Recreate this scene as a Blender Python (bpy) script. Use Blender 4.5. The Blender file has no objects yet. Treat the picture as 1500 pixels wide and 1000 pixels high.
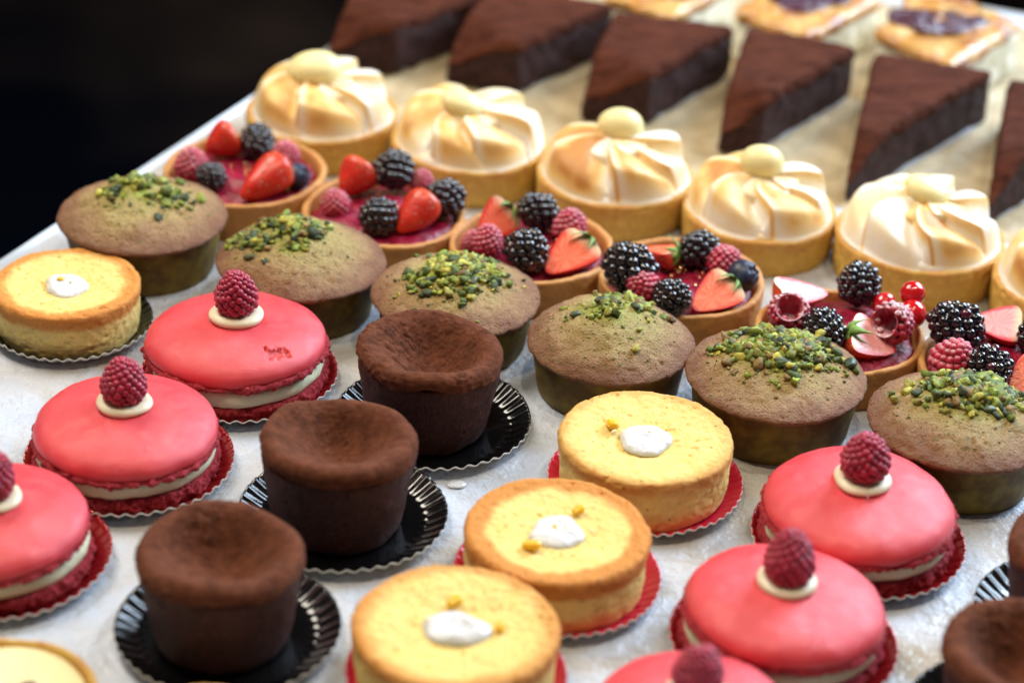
import bpy, math, random
import numpy as np
from mathutils import Vector, Matrix, Euler

# ------------------------------------------------------------------ camera
S = bpy.context.scene
TH, ROLL, FPX, DIST, ZC = math.radians(30.5), math.radians(3.0), 3400.0, 1.0, 0.02
cam_d = bpy.data.cameras.new('camera'); cam = bpy.data.objects.new('camera', cam_d)
S.collection.objects.link(cam); S.camera = cam
fwd = Vector((0, math.cos(TH), -math.sin(TH)))
r0 = Vector((1, 0, 0)); u0 = Vector((0, math.sin(TH), math.cos(TH)))
cu = u0*math.cos(ROLL) - r0*math.sin(ROLL); cr = r0*math.cos(ROLL) + u0*math.sin(ROLL)
cloc = Vector((0, 0, ZC)) - fwd*DIST
mw = Matrix((cr, cu, -fwd)).transposed().to_4x4(); mw.translation = cloc
cam.matrix_world = mw
cam_d.sensor_width = 36; cam_d.lens = FPX/1500*36
cam_d.clip_start = 0.02; cam_d.clip_end = 50

def P(px, py, z=0.0):
    """point in metres on the horizontal level z (cm) that the photograph shows at px, py"""
    d = fwd*FPX + cr*(px-750) - cu*(py-500)
    t = (z*0.01 - cloc.z)/d.z
    return cloc + d*t

cam_d.dof.use_dof = True
cam_d.dof.focus_distance = (P(960, 565, 2.5) - cloc).dot(fwd)
cam_d.dof.aperture_fstop = 5.0
cam_d.dof.aperture_blades = 8

# ------------------------------------------------------------------ world, lights, exposure
W = bpy.data.worlds.new('World'); S.world = W; W.use_nodes = True
W.node_tree.nodes['Background'].inputs[0].default_value = (0.80, 0.86, 1.0, 1)
W.node_tree.nodes['Background'].inputs[1].default_value = 0.07

def area(name, loc, target, sx, sy, power, col, spread=180):
    l = bpy.data.lights.new(name, 'AREA'); l.shape = 'RECTANGLE'; l.size = sx; l.size_y = sy
    l.energy = power; l.color = col; l.spread = math.radians(spread)
    o = bpy.data.objects.new(name, l); S.collection.objects.link(o); o.location = loc
    o.rotation_euler = (Vector(target)-Vector(loc)).to_track_quat('-Z', 'Y').to_euler()
    return o
area('window_light', (1.15, 1.0, 0.95), (0.05, 0.0, 0), 1.1, 0.8, 62, (0.66, 0.82, 1.0))
area('warm_fill_high', (-0.75, 0.55, 1.35), (0, 0.05, 0), 0.8, 0.6, 23, (1.0, 0.90, 0.76))  # warm fill lamp added high on the left to brighten the tops
for i, (x, y) in enumerate([(-0.35, -0.25), (0.12, -0.38), (0.5, -0.1)]):
    area('ceiling_spot', (x, y, 1.6), (x*0.3, 0, 0), 0.035, 0.035, 5.2, (1.0, 0.84, 0.60))

S.view_settings.view_transform = 'Standard'; S.view_settings.look = 'None'
S.view_settings.exposure = 0.0; S.view_settings.gamma = 1.0
S.view_settings.use_curve_mapping = False
S.render.engine = 'CYCLES'
S.cycles.use_denoising = True
S.cycles.max_bounces = 8
S.cycles.sample_clamp_indirect = 6.0

# ------------------------------------------------------------------ numpy noise
def _h(i, j, k, s):
    n = (i*374761393 + j*668265263 + k*2147483647 + s*1274126177) & 0xffffffff
    n = ((n ^ (n >> 13))*1274126177) & 0xffffffff
    n = ((n ^ (n >> 15))*2246822519) & 0xffffffff
    return ((n ^ (n >> 16)) & 0xffffff)/float(0xffffff)*2-1
def vn(Q, s=0):
    Q = np.asarray(Q, float)+1000.0; I = np.floor(Q).astype(np.int64); F = Q-I; F = F*F*(3-2*F)
    i, j, k = I[..., 0], I[..., 1], I[..., 2]; x, y, z = F[..., 0], F[..., 1], F[..., 2]
    def L(a, b, t): return a+(b-a)*t
    c = lambda a, b, d: _h(i+a, j+b, k+d, s)
    return L(L(L(c(0,0,0), c(1,0,0), x), L(c(0,1,0), c(1,1,0), x), y), L(L(c(0,0,1), c(1,0,1), x), L(c(0,1,1), c(1,1,1), x), y), z)
def fbm(Q, f, o=3, s=0, g=0.5):
    r = 0; a = 1; Q = np.asarray(Q)
    for n in range(o):
        r = r+a*vn(Q*f, s+n*17); f *= 2.03; a *= g
    return r

# ------------------------------------------------------------------ mesh helpers (all builders work in cm)
def link(o, parent=None):
    S.collection.objects.link(o)
    if parent: o.parent = parent
    return o
def mesh(name, V, Fc, mats, midx=None, smooth=True, attr=None):
    me = bpy.data.meshes.new(name)
    me.from_pydata((np.asarray(V)*0.01).tolist(), [], Fc)
    for m in (mats if isinstance(mats, (list, tuple)) else [mats]): me.materials.append(m)
    if midx is not None: me.polygons.foreach_set('material_index', np.asarray(midx, dtype=np.int32))
    me.polygons.foreach_set('use_smooth', [smooth]*len(me.polygons))
    for k, v in (attr or {}).items():
        v = np.asarray(v, float)
        if v.ndim == 1:
            a = me.attributes.new(k, 'FLOAT', 'POINT'); a.data.foreach_set('value', v)
        else:
            a = me.attributes.new(k, 'FLOAT_COLOR', 'POINT')
            a.data.foreach_set('color', np.hstack([v, np.ones((len(v), 1))]).ravel())
    me.update()
    return me
def part(name, me, parent, loc=(0, 0, 0), rot=None, scale=None, quat=None):
    o = bpy.data.objects.new(name, me); link(o, parent); o.location = Vector(loc)*0.01
    if rot: o.rotation_euler = rot
    if quat: o.rotation_mode = 'QUATERNION'; o.rotation_quaternion = quat
    if scale: o.scale = scale if hasattr(scale, '__len__') else (scale,)*3
    return o
def tag(o, label=None, cat=None, group=None, kind=None):
    for k, v in (('label', label), ('category', cat), ('group', group), ('kind', kind)):
        if v: o[k] = v
    return o
def thing(name, label, cat, loc, group=None, rz=0.0, scale=1.0):
    o = bpy.data.objects.new(name, None); link(o); o.empty_display_size = 0.01
    o.location = loc; o.rotation_euler = (0, 0, rz); o.scale = (scale,)*3
    return tag(o, label, cat, group)

def prof(pts, step=0.1, it=2):
    p = np.array(pts, float)
    for _ in range(it):
        q = [p[0]]
        for a, b in zip(p[:-1], p[1:]): q += [a*0.75+b*0.25, a*0.25+b*0.75]
        q.append(p[-1]); p = np.array(q)
    d = np.r_[0, np.cumsum(np.hypot(*np.diff(p, axis=0).T))]
    n = max(4, int(d[-1]/step)); t = np.linspace(0, d[-1], n)
    return np.c_[np.interp(t, d, p[:, 0]), np.interp(t, d, p[:, 1])]
def grid_faces(n, m, wrap=True, caps=True):
    F = []
    mm = m if wrap else m-1
    for i in range(n-1):
        for j in range(mm):
            a = i*m+j; b = i*m+(j+1) % m
            F.append((a, b, b+m, a+m))
    if caps and wrap:
        F.append(tuple(range(m-1, -1, -1))); F.append(tuple(range((n-1)*m, n*m)))
    return F
def normals(G):
    du = np.gradient(G, axis=0)
    e = np.concatenate([G[:, -1:], G, G[:, :1]], axis=1); dv = (e[:, 2:]-e[:, :-2])/2
    N = np.cross(dv, du); N /= np.linalg.norm(N, axis=2, keepdims=True)+1e-9
    return N
def lathe_grid(p, m=128, outline=None):
    """grid of points; outline(theta) scales the radius (default circle). Profile runs from the bottom centre outwards and up."""
    th = np.linspace(0, 2*math.pi, m, endpoint=False)
    o = np.ones(m) if outline is None else outline(th)
    r = np.maximum(p[:, 0], 0.004)
    G = np.stack([r[:, None]*np.cos(th)*o, r[:, None]*np.sin(th)*o, np.repeat(p[:, 1][:, None], m, 1)], 2)
    return G, th
def push(G, amt): return G + normals(G)*(amt[..., None])
def wob(seed, a):
    R = np.random.RandomState(seed); ph = R.rand(5)*6.28; am = a*R.rand(5)/np.arange(1, 6)
    return lambda th: 1+sum(am[k]*np.sin((k+1)*th+ph[k]) for k in range(1, 5))
_ico = {}
def ico(sub):
    if sub not in _ico:
        import bmesh
        bm = bmesh.new(); bmesh.ops.create_icosphere(bm, subdivisions=sub, radius=1)
        _ico[sub] = (np.array([v.co[:] for v in bm.verts]), [tuple(v.index for v in f.verts) for f in bm.faces]); bm.free()
    return _ico[sub]
class Pile:
    def __init__(s): s.V = []; s.F = []; s.n = 0; s.A = []; s.M = []
    def add(s, V, F, a=None, mi=0):
        s.V.append(V); s.F += [tuple(i+s.n for i in f) for f in F]; s.n += len(V); s.M += [mi]*len(F)
        if a is not None: s.A.append(np.tile(a, (len(V), 1)) if np.ndim(a) == 1 else a)
    def mesh(s, name, mat, smooth=True, attr='col'):
        return mesh(name, np.vstack(s.V), s.F, mat, s.M, smooth, {attr: np.vstack(s.A)} if s.A else None)

# ------------------------------------------------------------------ material helpers
class MT:
    def __init__(s, name, col=(0.5, 0.5, 0.5), rough=0.6, spec=0.5, **kw):
        s.m = bpy.data.materials.new(name); s.m.use_nodes = True; s.t = s.m.node_tree
        s.b = s.t.nodes['Principled BSDF']; s.b.inputs['Base Color'].default_value = (*col, 1)
        s.b.inputs['Roughness'].default_value = rough; s.b.inputs['Specular IOR Level'].default_value = spec
        for k, v in kw.items(): s.b.inputs[k.replace('_', ' ')].default_value = v
        s._c = None
    def set(s, inp, v):
        i = s.b.inputs[inp]
        if hasattr(v, 'is_output') or isinstance(v, bpy.types.NodeSocket): s.t.links.new(v, i)
        else: i.default_value = v
        return s
    def nd(s, typ, ins=None, **pr):
        n = s.t.nodes.new(typ)
        for k, v in pr.items(): setattr(n, k, v)
        for k, v in (ins or {}).items():
            if isinstance(v, bpy.types.NodeSocket): s.t.links.new(v, n.inputs[k])
            else: n.inputs[k].default_value = v
        return n
    def co(s, rnd=True):
        if s._c is None:
            tc = s.nd('ShaderNodeTexCoord')
            v = s.nd('ShaderNodeVectorMath', {0: tc.outputs['Object'], 1: (100, 100, 100)}, operation='MULTIPLY').outputs[0]
            s.raw = v
            oi = s.nd('ShaderNodeObjectInfo')
            r = s.nd('ShaderNodeMath', {0: oi.outputs['Random'], 1: 57.0}, operation='MULTIPLY').outputs[0]
            s._c = s.nd('ShaderNodeVectorMath', {0: v, 1: r}, operation='ADD').outputs[0]
        return s._c
    def xyz(s):
        s.co(); x = s.nd('ShaderNodeSeparateXYZ', {0: s.raw}); return x.outputs
    def noise(s, sc, det=3, rough=0.5, vec=None, dist=0.0):
        return s.nd('ShaderNodeTexNoise', {'Vector': vec or s.co(), 'Scale': sc, 'Detail': det, 'Roughness': rough, 'Distortion': dist}).outputs['Fac']
    def voro(s, sc, vec=None, out='Distance', feature='F1'):
        return s.nd('ShaderNodeTexVoronoi', {'Vector': vec or s.co(), 'Scale': sc}, feature=feature).outputs[out]
    def ramp(s, fac, stops, interp='LINEAR'):
        n = s.nd('ShaderNodeValToRGB', {'Fac': fac}); cr_ = n.color_ramp; cr_.interpolation = interp
        while len(cr_.elements) < len(stops): cr_.elements.new(0.5)
        for e, (p, c) in zip(cr_.elements, stops):
            e.position = p; e.color = (*c, 1) if hasattr(c, '__len__') else (c, c, c, 1)
        return n.outputs[0]
    def mix(s, fac, a, b, mode='MIX'):
        n = s.nd('ShaderNodeMix', data_type='RGBA', blend_type=mode)
        for i, v in ((0, fac), (6, a), (7, b)):
            if isinstance(v, bpy.types.NodeSocket): s.t.links.new(v, n.inputs[i])
            else: n.inputs[i].default_value = v if i == 0 else (*v, 1)
        return n.outputs[2]
    def ma(s, op, a, b=0.0, clamp=False):
        n = s.nd('ShaderNodeMath', {0: a, 1: b}, operation=op, use_clamp=clamp); return n.outputs[0]
    def mr(s, v, a, b, c=0.0, d=1.0):
        return s.nd('ShaderNodeMapRange', {0: v, 1: a, 2: b, 3: c, 4: d}, interpolation_type='SMOOTHSTEP').outputs[0]
    def at(s, name, out='Fac'): return s.nd('ShaderNodeAttribute', attribute_name=name).outputs[out]
    def nz(s):
        g = s.nd('ShaderNodeNewGeometry'); return s.nd('ShaderNodeSeparateXYZ', {0: g.outputs['Normal']}).outputs[2]
    def bump(s, h, st=0.5, dist=0.001, prev=None):
        n = s.nd('ShaderNodeBump', {'Height': h, 'Strength': st, 'Distance': dist})
        if prev: s.t.links.new(prev, n.inputs['Normal'])
        s.t.links.new(n.outputs[0], s.b.inputs['Normal']); return n.outputs[0]
def sss(m, w, rad, sc=0.004):
    m.b.inputs['Subsurface Weight'].default_value = w; m.b.inputs['Subsurface Radius'].default_value = rad
    m.b.inputs['Subsurface Scale'].default_value = sc

# --- muffin
m = MT('muffin_top', rough=0.62, spec=0.4)
x, y, z = m.xyz()
rad = m.ma('SQRT', m.ma('ADD', m.ma('MULTIPLY', x, x), m.ma('MULTIPLY', y, y)))
rr = m.ma('ADD', rad, m.ma('MULTIPLY', m.ma('SUBTRACT', m.noise(0.7, 3), 0.5), 2.2))
c = m.ramp(m.mr(rr, 0.3, 4.2), [(0.0, (0.50, 0.44, 0.15)), (0.45, (0.50, 0.37, 0.145)), (0.80, (0.42, 0.245, 0.12)), (1.0, (0.24, 0.095, 0.05))])
c = m.mix(m.mr(m.noise(7, 5, 0.7), 0.4, 0.8, 0, 0.6), c, (0.22, 0.12, 0.04))
c = m.mix(m.mr(m.noise(3.1, 2), 0.62, 0.74, 0, 0.6), c, (0.14, 0.15, 0.035))
c = m.mix(m.at('crack'), c, (0.40, 0.50, 0.08))
m.set('Base Color', c)
pv = m.mr(m.voro(4.2), 0.07, 0.20)
m.set('Base Color', m.mix(pv, (0.11, 0.055, 0.022), c))
b1 = m.bump(pv, 0.8, 0.0016); b1 = m.bump(m.voro(10), 0.5, 0.0014, b1); m.bump(m.noise(15, 6, 0.75), 0.7, 0.0018, b1)
MUF_TOP = m.m
m = MT('muffin_side', rough=0.55, spec=0.22)
c = m.mix(m.mr(m.noise(1.1, 4), 0.35, 0.7), (0.105, 0.058, 0.010), (0.22, 0.155, 0.022))
c = m.mix(m.mr(m.noise(8, 4, 0.7), 0.5, 0.8, 0, 0.6), c, (0.05, 0.03, 0.01))
m.set('Base Color', c); m.bump(m.noise(14, 5, 0.7), 0.4, 0.001); MUF_SIDE = m.m
m = MT('pistachio_crumb', rough=0.5, spec=0.4)
c = m.mix(m.mr(m.noise(9, 4, 0.6), 0.4, 0.75, 0, 0.55), m.at('col', 'Color'), (0.10, 0.07, 0.02))
m.set('Base Color', c); m.bump(m.noise(22, 4, 0.7), 0.6, 0.001); CRUMB = m.m
m = MT('pistachio_skin', rough=0.38, spec=0.5)
m.set('Base Color', m.mix(m.mr(m.noise(3, 4), 0.45, 0.7), (0.028, 0.055, 0.030), (0.10, 0.12, 0.03)))
m.bump(m.noise(12, 4), 0.4, 0.001); NUT = m.m
# --- chocolate
m = MT('chocolate_side', rough=0.62, spec=0.3)
x, y, z = m.xyz()
ang = m.ma('ARCTAN2', y, x)
st = m.ma('SINE', m.ma('ADD', m.ma('MULTIPLY', ang, 95.0), m.ma('MULTIPLY', m.noise(0.8, 2), 9.0)))
c = m.mix(m.mr(m.noise(5, 5, 0.7), 0.35, 0.7), (0.034, 0.0092, 0.007), (0.084, 0.025, 0.020))
m.set('Base Color', c)
b1 = m.bump(st, 0.10, 0.0006); m.bump(m.noise(12, 6, 0.75), 0.5, 0.0015, b1)
CHO_SIDE = m.m
m = MT('cocoa_powder', rough=0.95, spec=0.1)
c = m.ramp(m.noise(2.0, 5, 0.65), [(0.3, (0.058, 0.016, 0.008)), (0.52, (0.118, 0.036, 0.018)), (0.75, (0.175, 0.058, 0.030))])
m.set('Base Color', c)
b1 = m.bump(m.noise(26, 6, 0.8), 0.5, 0.0012)
m.bump(m.mr(m.voro(5, out='Distance'), 0.0, 0.25, 1, 0), 0.12, 0.0012, b1)
m.b.inputs['Sheen Weight'].default_value = 0.10; m.b.inputs['Sheen Roughness'].default_value = 0.7; m.b.inputs['Sheen Tint'].default_value = (0.9, 0.5, 0.35, 1)
COCOA = m.m
m = MT('brownie_side', rough=0.6, spec=0.25)
c = m.mix(m.mr(m.noise(3, 6, 0.7), 0.35, 0.7), (0.022, 0.0070, 0.0065), (0.075, 0.025, 0.022))
m.set('Base Color', c); m.bump(m.noise(7, 6, 0.75), 0.7, 0.003); BRO_SIDE = m.m
m = MT('brownie_crust', rough=0.85, spec=0.12)
vv = m.nd('ShaderNodeMapping', {0: m.co(), 3: (0.5, 1.8, 1.0)}).outputs[0]
c = m.ramp(m.noise(1.1, 6, 0.65, vec=vv, dist=0.6), [(0.34, (0.062, 0.016, 0.009)), (0.5, (0.118, 0.033, 0.017)), (0.70, (0.175, 0.053, 0.029))])
m.set('Base Color', c); m.bump(m.noise(2.0, 6, 0.7, vec=vv), 0.9, 0.006); BRO_TOP = m.m
# --- macaron
def shellmat(name, col, dark):
    m = MT(name, rough=0.42, spec=0.55, Coat_Weight=0.15, Coat_Roughness=0.3)
    c = m.mix(m.mr(m.noise(0.8, 3), 0.35, 0.7), col, dark)
    c = m.mix(m.mr(m.noise(3.2, 5, .7), 0.5, 0.75, 0, .35), c, (min(1, col[0]*1.12), col[1]*2, col[2]*2))
    c = m.mix(m.mr(m.noise(28, 3, 0.7), 0.60, 0.78, 0, 0.28), c, (min(1, col[0]*1.15), col[1]*3, col[2]*3))
    c = m.mix(m.at('crack'), c, m.mix(m.mr(m.noise(9, 3), .4, .6), (.42, .006, .012), (.85, .05, .06)))
    m.set('Base Color', c); m.set('Roughness', m.mr(m.noise(1.5, 4), 0.3, 0.7, 0.30, 0.46))
    b_ = m.bump(m.mr(m.voro(2.6), 0.03, 0.07), 0.5, 0.0008); m.bump(m.noise(22, 5, 0.75), 0.36, 0.0011, b_); sss(m, 0.25, (1.0, 0.25, 0.2), 0.003); return m.m
SHELL = shellmat('macaron_shell', (0.80, 0.070, 0.090), (0.72, 0.048, 0.068))
m = MT('macaron_foot', rough=0.75, spec=0.3)
c = m.mix(m.mr(m.noise(7, 5, 0.7), 0.35, 0.68), (0.48, 0.018, 0.034), (0.82, 0.10, 0.13))
m.set('Base Color', c); m.bump(m.noise(11, 5, 0.8), 1.0, 0.003); sss(m, 0.2, (1, .2, .2), 0.002); FOOT = m.m
m = MT('white_cream', rough=0.38, spec=0.5)
c = m.mix(m.noise(1.5, 3), (0.83, 0.73, 0.50), (0.88, 0.80, 0.60))
m.set('Base Color', c); m.bump(m.noise(3, 4), 0.15, 0.001); sss(m, 0.35, (1, .8, .5), 0.004); CREAM = m.m
m = MT('pale_green_ganache', rough=0.5, spec=0.4)
m.set('Base Color', m.mix(m.noise(2, 4), (0.80, 0.78, 0.50), (0.86, 0.84, 0.60))); m.bump(m.noise(5, 4), 0.25, 0.001); GANACHE = m.m
# --- berries
def raspmat(name, dust, col=(0.24, 0.008, 0.030)):
    m = MT(name, rough=0.34, spec=0.5)
    c = m.mix(m.mr(m.noise(3.5, 3), 0.35, 0.7), col, (col[0]*1.7, col[1]*1.6, col[2]*1.7))
    if dust:
        k = m.ma('MULTIPLY', m.mr(m.ma('ADD', m.nz(), m.ma('MULTIPLY', m.ma('SUBTRACT', m.noise(1.5, 3), 0.5), 1.6)), 0.35, 0.95), m.mr(m.noise(14, 4, 0.7), 0.35, 0.62))
        c = m.mix(m.ma('MULTIPLY', k, dust), c, (0.80, 0.74, 0.80)); m.set('Roughness', m.ma('ADD', 0.34, m.ma('MULTIPLY', k, 0.5)))
    m.set('Base Color', c); m.bump(m.noise(20, 3, 0.7), 0.25, 0.0006)
    m.b.inputs['Sheen Weight'].default_value = 0.35; m.b.inputs['Sheen Tint'].default_value = (1, .55, .7, 1)
    sss(m, 0.15, (1, .15, .2), 0.004); return m.m
RASP, RASPD = raspmat('raspberry_skin', 0, (0.28, 0.009, 0.036)), raspmat('sugared_raspberry_skin', 0.5, (0.40, 0.010, 0.045))
m = MT('blackberry_skin', rough=0.16, spec=0.6, Coat_Weight=0.6, Coat_Roughness=0.08)
c = m.mix(m.mr(m.at('col'), 0.80, 1.0), (0.008, 0.006, 0.012), (0.065, 0.006, 0.018)); m.set('Base Color', c)
m.bump(m.noise(8, 3), 0.12, 0.0006); BLACKB = m.m
m = MT('blueberry_skin', rough=0.42, spec=0.5)
m.set('Base Color', m.mix(m.mr(m.noise(2, 4), 0.35, 0.7), (0.010, 0.014, 0.035), (0.035, 0.055, 0.12))); m.bump(m.noise(12, 3), 0.12, 0.0005); BLUEB = m.m
m = MT('currant_skin', col=(0.55, 0.008, 0.012), rough=0.1, spec=0.6, Coat_Weight=0.7, Coat_Roughness=0.04); sss(m, 0.4, (1, .1, .05), 0.006); CURR = m.m
m = MT('strawberry_skin', rough=0.34, spec=0.5, Coat_Weight=0.1, Coat_Roughness=0.15)
x, y, z = m.xyz()
v = m.voro(4.2); seed = m.mr(v, 0.13, 0.22, 1, 0)
c = m.mix(m.mr(z, 1.3, 2.3), (0.62, 0.022, 0.012), (0.72, 0.10, 0.035))
c = m.mix(m.mr(m.noise(1.3, 3), 0.4, 0.7), c, (0.70, 0.045, 0.022))
c = m.mix(seed, c, (0.66, 0.35, 0.08)); m.set('Base Color', c)
m.bump(m.mr(v, 0.05, 0.34), 0.9, 0.002); sss(m, 0.2, (1, .15, .08), 0.004); STRAW = m.m
def cutmat(name, a, b, edge):
    m = MT(name, rough=0.3, spec=0.5)
    x, y, z = m.xyz(); e = m.at('edge')
    ang = m.ma('ARCTAN2', x, m.ma('SUBTRACT', z, 1.0))
    ray = m.noise(1.0, 3, 0.6, vec=m.nd('ShaderNodeCombineXYZ', {0: m.ma('MULTIPLY', ang, 7.0), 1: m.ma('MULTIPLY', e, 0.8), 2: 0.0}).outputs[0])
    c = m.mix(m.mr(ray, 0.36, 0.72, 0, .75), a, b)
    c = m.mix(m.mr(e, 0.70, 0.98), c, edge)
    c = m.mix(m.mr(z, 1.7, 2.3, 0, 0.9), c, (0.85, 0.74, 0.50)); m.set('Base Color', c)
    m.bump(m.noise(6, 4), 0.3, 0.0008); sss(m, 0.25, (1, .3, .2), 0.004); return m.m
CUT = cutmat('strawberry_flesh', (0.86, 0.11, 0.05), (0.92, 0.33, 0.20), (0.72, 0.03, 0.02))
CUTP = cutmat('pale_strawberry_flesh', (0.86, 0.30, 0.32), (0.90, 0.62, 0.58), (0.78, 0.06, 0.09))
m = MT('calyx_green', rough=0.5); m.set('Base Color', m.mix(m.noise(3, 2), (0.11, 0.25, 0.035), (0.26, 0.42, 0.10))); CALYX = m.m
m = MT('fruit_jelly', rough=0.24, spec=0.4)
m.set('Base Color', m.mix(m.mr(m.noise(1.8, 4), 0.35, 0.7), (0.20, 0.005, 0.026), (0.34, 0.012, 0.050))); m.bump(m.noise(1.6, 5, 0.6), 0.5, 0.004); JELLY = m.m
m = MT('gold_leaf', col=(0.9, 0.50, 0.20), rough=0.25, Metallic=1.0); GOLD = m.m
# --- pastry
def pastry(name, a, b, c_, bs=0.4):
    m = MT(name, rough=0.55, spec=0.4)
    x, y, z = m.xyz()
    k = m.ma('ADD', m.ma('MULTIPLY', z, 0.33), m.ma('MULTIPLY', m.ma('SUBTRACT', m.noise(0.9, 4), 0.5), 1.0))
    c = m.ramp(m.ma('MULTIPLY', k, 1.0), [(0.05, a), (0.45, b), (0.78, c_)])
    c = m.mix(m.mr(m.noise(9, 5, 0.7), 0.45, 0.75, 0, 0.6), c, (c_[0]*0.6, c_[1]*0.5, c_[2]*0.5))
    c = m.mix(m.mr(m.noise(2.2, 5, 0.7), 0.45, 0.7, 0, 0.5), c, (min(1, a[0]*1.25), a[1]*1.35, a[2]*1.8))
    m.set('Base Color', c); b1 = m.bump(m.noise(10, 5, 0.7), bs, 0.0012); m.bump(m.noise(1.7, 3), 0.3, 0.003, b1); sss(m, 0.12, (1, .6, .3), 0.002); return m.m
TART_B = pastry('fruit_tart_pastry', (0.48, 0.20, 0.045), (0.55, 0.25, 0.065), (0.62, 0.31, 0.10))
TART_M = pastry('meringue_tart_pastry', (0.66, 0.43, 0.085), (0.68, 0.42, 0.09), (0.62, 0.30, 0.075))
m = MT('meringue', rough=0.45, spec=0.4)
t = m.at('toast'); c = m.ramp(t, [(0.0, (0.93, 0.92, 0.90)), (0.28, (0.90, 0.76, 0.50)), (0.65, (0.84, 0.54, 0.18)), (1.0, (0.58, 0.26, 0.07))])
m.set('Base Color', c); m.bump(m.noise(6, 5, .7), 0.25, 0.0015); sss(m, 0.2, (1, .75, .5), 0.003); MERI = m.m
m = MT('white_chocolate', rough=0.4, spec=0.4); m.set('Base Color', m.mix(m.noise(1.2, 3), (0.86, 0.74, 0.34), (0.90, 0.81, 0.46))); sss(m, 0.3, (1, .8, .4), 0.004); WCHO = m.m
# --- lemon cake
m = MT('lemon_cake_crumb', rough=0.66, spec=0.3)
x, y, z = m.xyz()
rad = m.ma('SQRT', m.ma('ADD', m.ma('MULTIPLY', x, x), m.ma('MULTIPLY', y, y)))
n1 = m.noise(1.0, 4); edge = m.ma('ADD', m.mr(rad, 2.2, 3.6), m.ma('MULTIPLY', m.ma('SUBTRACT', n1, 0.5), 0.8))
top = m.mr(z, 1.35, 2.25)
br = m.ma('MULTIPLY', edge, top, True)
c = m.mix(m.noise(2.2, 4), (0.89, 0.61, 0.145), (0.95, 0.78, 0.32))
br = m.ma('MULTIPLY', br, m.at('brown'), True)
c = m.mix(m.mr(br, 0.15, 0.9), c, (0.66, 0.26, 0.045))
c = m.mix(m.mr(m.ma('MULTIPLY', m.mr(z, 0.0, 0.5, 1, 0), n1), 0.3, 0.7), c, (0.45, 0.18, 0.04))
c = m.mix(m.mr(m.noise(5.5, 5, 0.7), 0.5, 0.72, 0, 0.5), c, (0.66, 0.32, 0.06))
c = m.mix(m.mr(m.noise(12, 4, 0.7), 0.52, 0.75, 0, 0.4), c, (0.96, 0.86, 0.5))
c = m.mix(m.mr(m.voro(1.3), 0.05, 0.10, 0.9, 0), c, (0.22, 0.10, 0.03))
m.set('Base Color', c); b1 = m.bump(m.noise(13, 6, 0.78), 0.6, 0.0015); m.bump(m.mr(m.voro(5), 0.06, 0.2), 0.2, 0.001, b1)
sss(m, 0.15, (1, .6, .2), 0.003); LEMON = m.m
m = MT('white_icing', col=(0.66, 0.68, 0.72), rough=0.15, spec=0.5); sss(m, 0.3, (1, 1, 1), 0.003); m.bump(m.noise(2.0, 4), 0.6, 0.003); ICING = m.m
m = MT('candied_peel', col=(0.85, 0.48, 0.02), rough=0.2, spec=0.5); sss(m, 0.3, (1, .6, .1), 0.004); PEEL = m.m
m = MT('custard', rough=0.35, spec=0.5); m.set('Base Color', m.mix(m.noise(0.8, 3), (0.82, 0.70, 0.34), (0.86, 0.77, 0.45))); m.bump(m.noise(1, 3), 0.2, 0.002); CUST = m.m
m = MT('peach_glaze', rough=0.3, spec=0.5); m.set('Base Color', m.mix(m.noise(0.8, 3), (0.80, 0.45, 0.24), (0.84, 0.58, 0.36))); PEACH = m.m
m = MT('dark_chocolate_drizzle', col=(0.03, 0.012, 0.008), rough=0.3); DRIZ = m.m
# --- slices
m = MT('custard_slice_side', rough=0.5); m.set('Base Color', m.mix(m.noise(1.5, 4), (0.92, 0.92, 0.82), (0.88, 0.84, 0.62))); m.bump(m.noise(3, 4), 0.4, 0.003); SL_SIDE = m.m
m = MT('slice_crust', rough=0.2, spec=0.6, Coat_Weight=0.6, Coat_Roughness=0.08)
c = m.ramp(m.noise(0.55, 3), [(0.35, (0.76, 0.46, 0.13)), (0.52, (0.64, 0.28, 0.05)), (0.66, (0.34, 0.10, 0.02))])
m.set('Base Color', c); m.bump(m.noise(1.6, 5), 0.9, 0.006); SL_TOP = m.m
m = MT('dark_jam', col=(0.075, 0.010, 0.028), rough=0.1, spec=0.6, Coat_Weight=0.8, Coat_Roughness=0.05); m.bump(m.noise(2.2, 4), 0.9, 0.006); JAM = m.m
# --- liners
def foil(name, col, rough, metal=0.0):
    m = MT(name, col=col, rough=rough, spec=0.6, Metallic=metal, Coat_Weight=0.25, Coat_Roughness=0.08); return m.m
L_BLACK = foil('black_glossy_card', (0.0035, 0.0035, 0.004), 0.13)
L_PINK = foil('crimson_glossy_card', (0.55, 0.006, 0.05), 0.25)
L_RED = foil('dark_red_glossy_card', (0.28, 0.008, 0.012), 0.18, 0.4)
m = MT('white_card', rough=0.6); m.set('Base Color', m.mix(m.noise(3, 3), (0.72, 0.72, 0.70), (0.60, 0.58, 0.53))); L_WHITE = m.m
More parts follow.
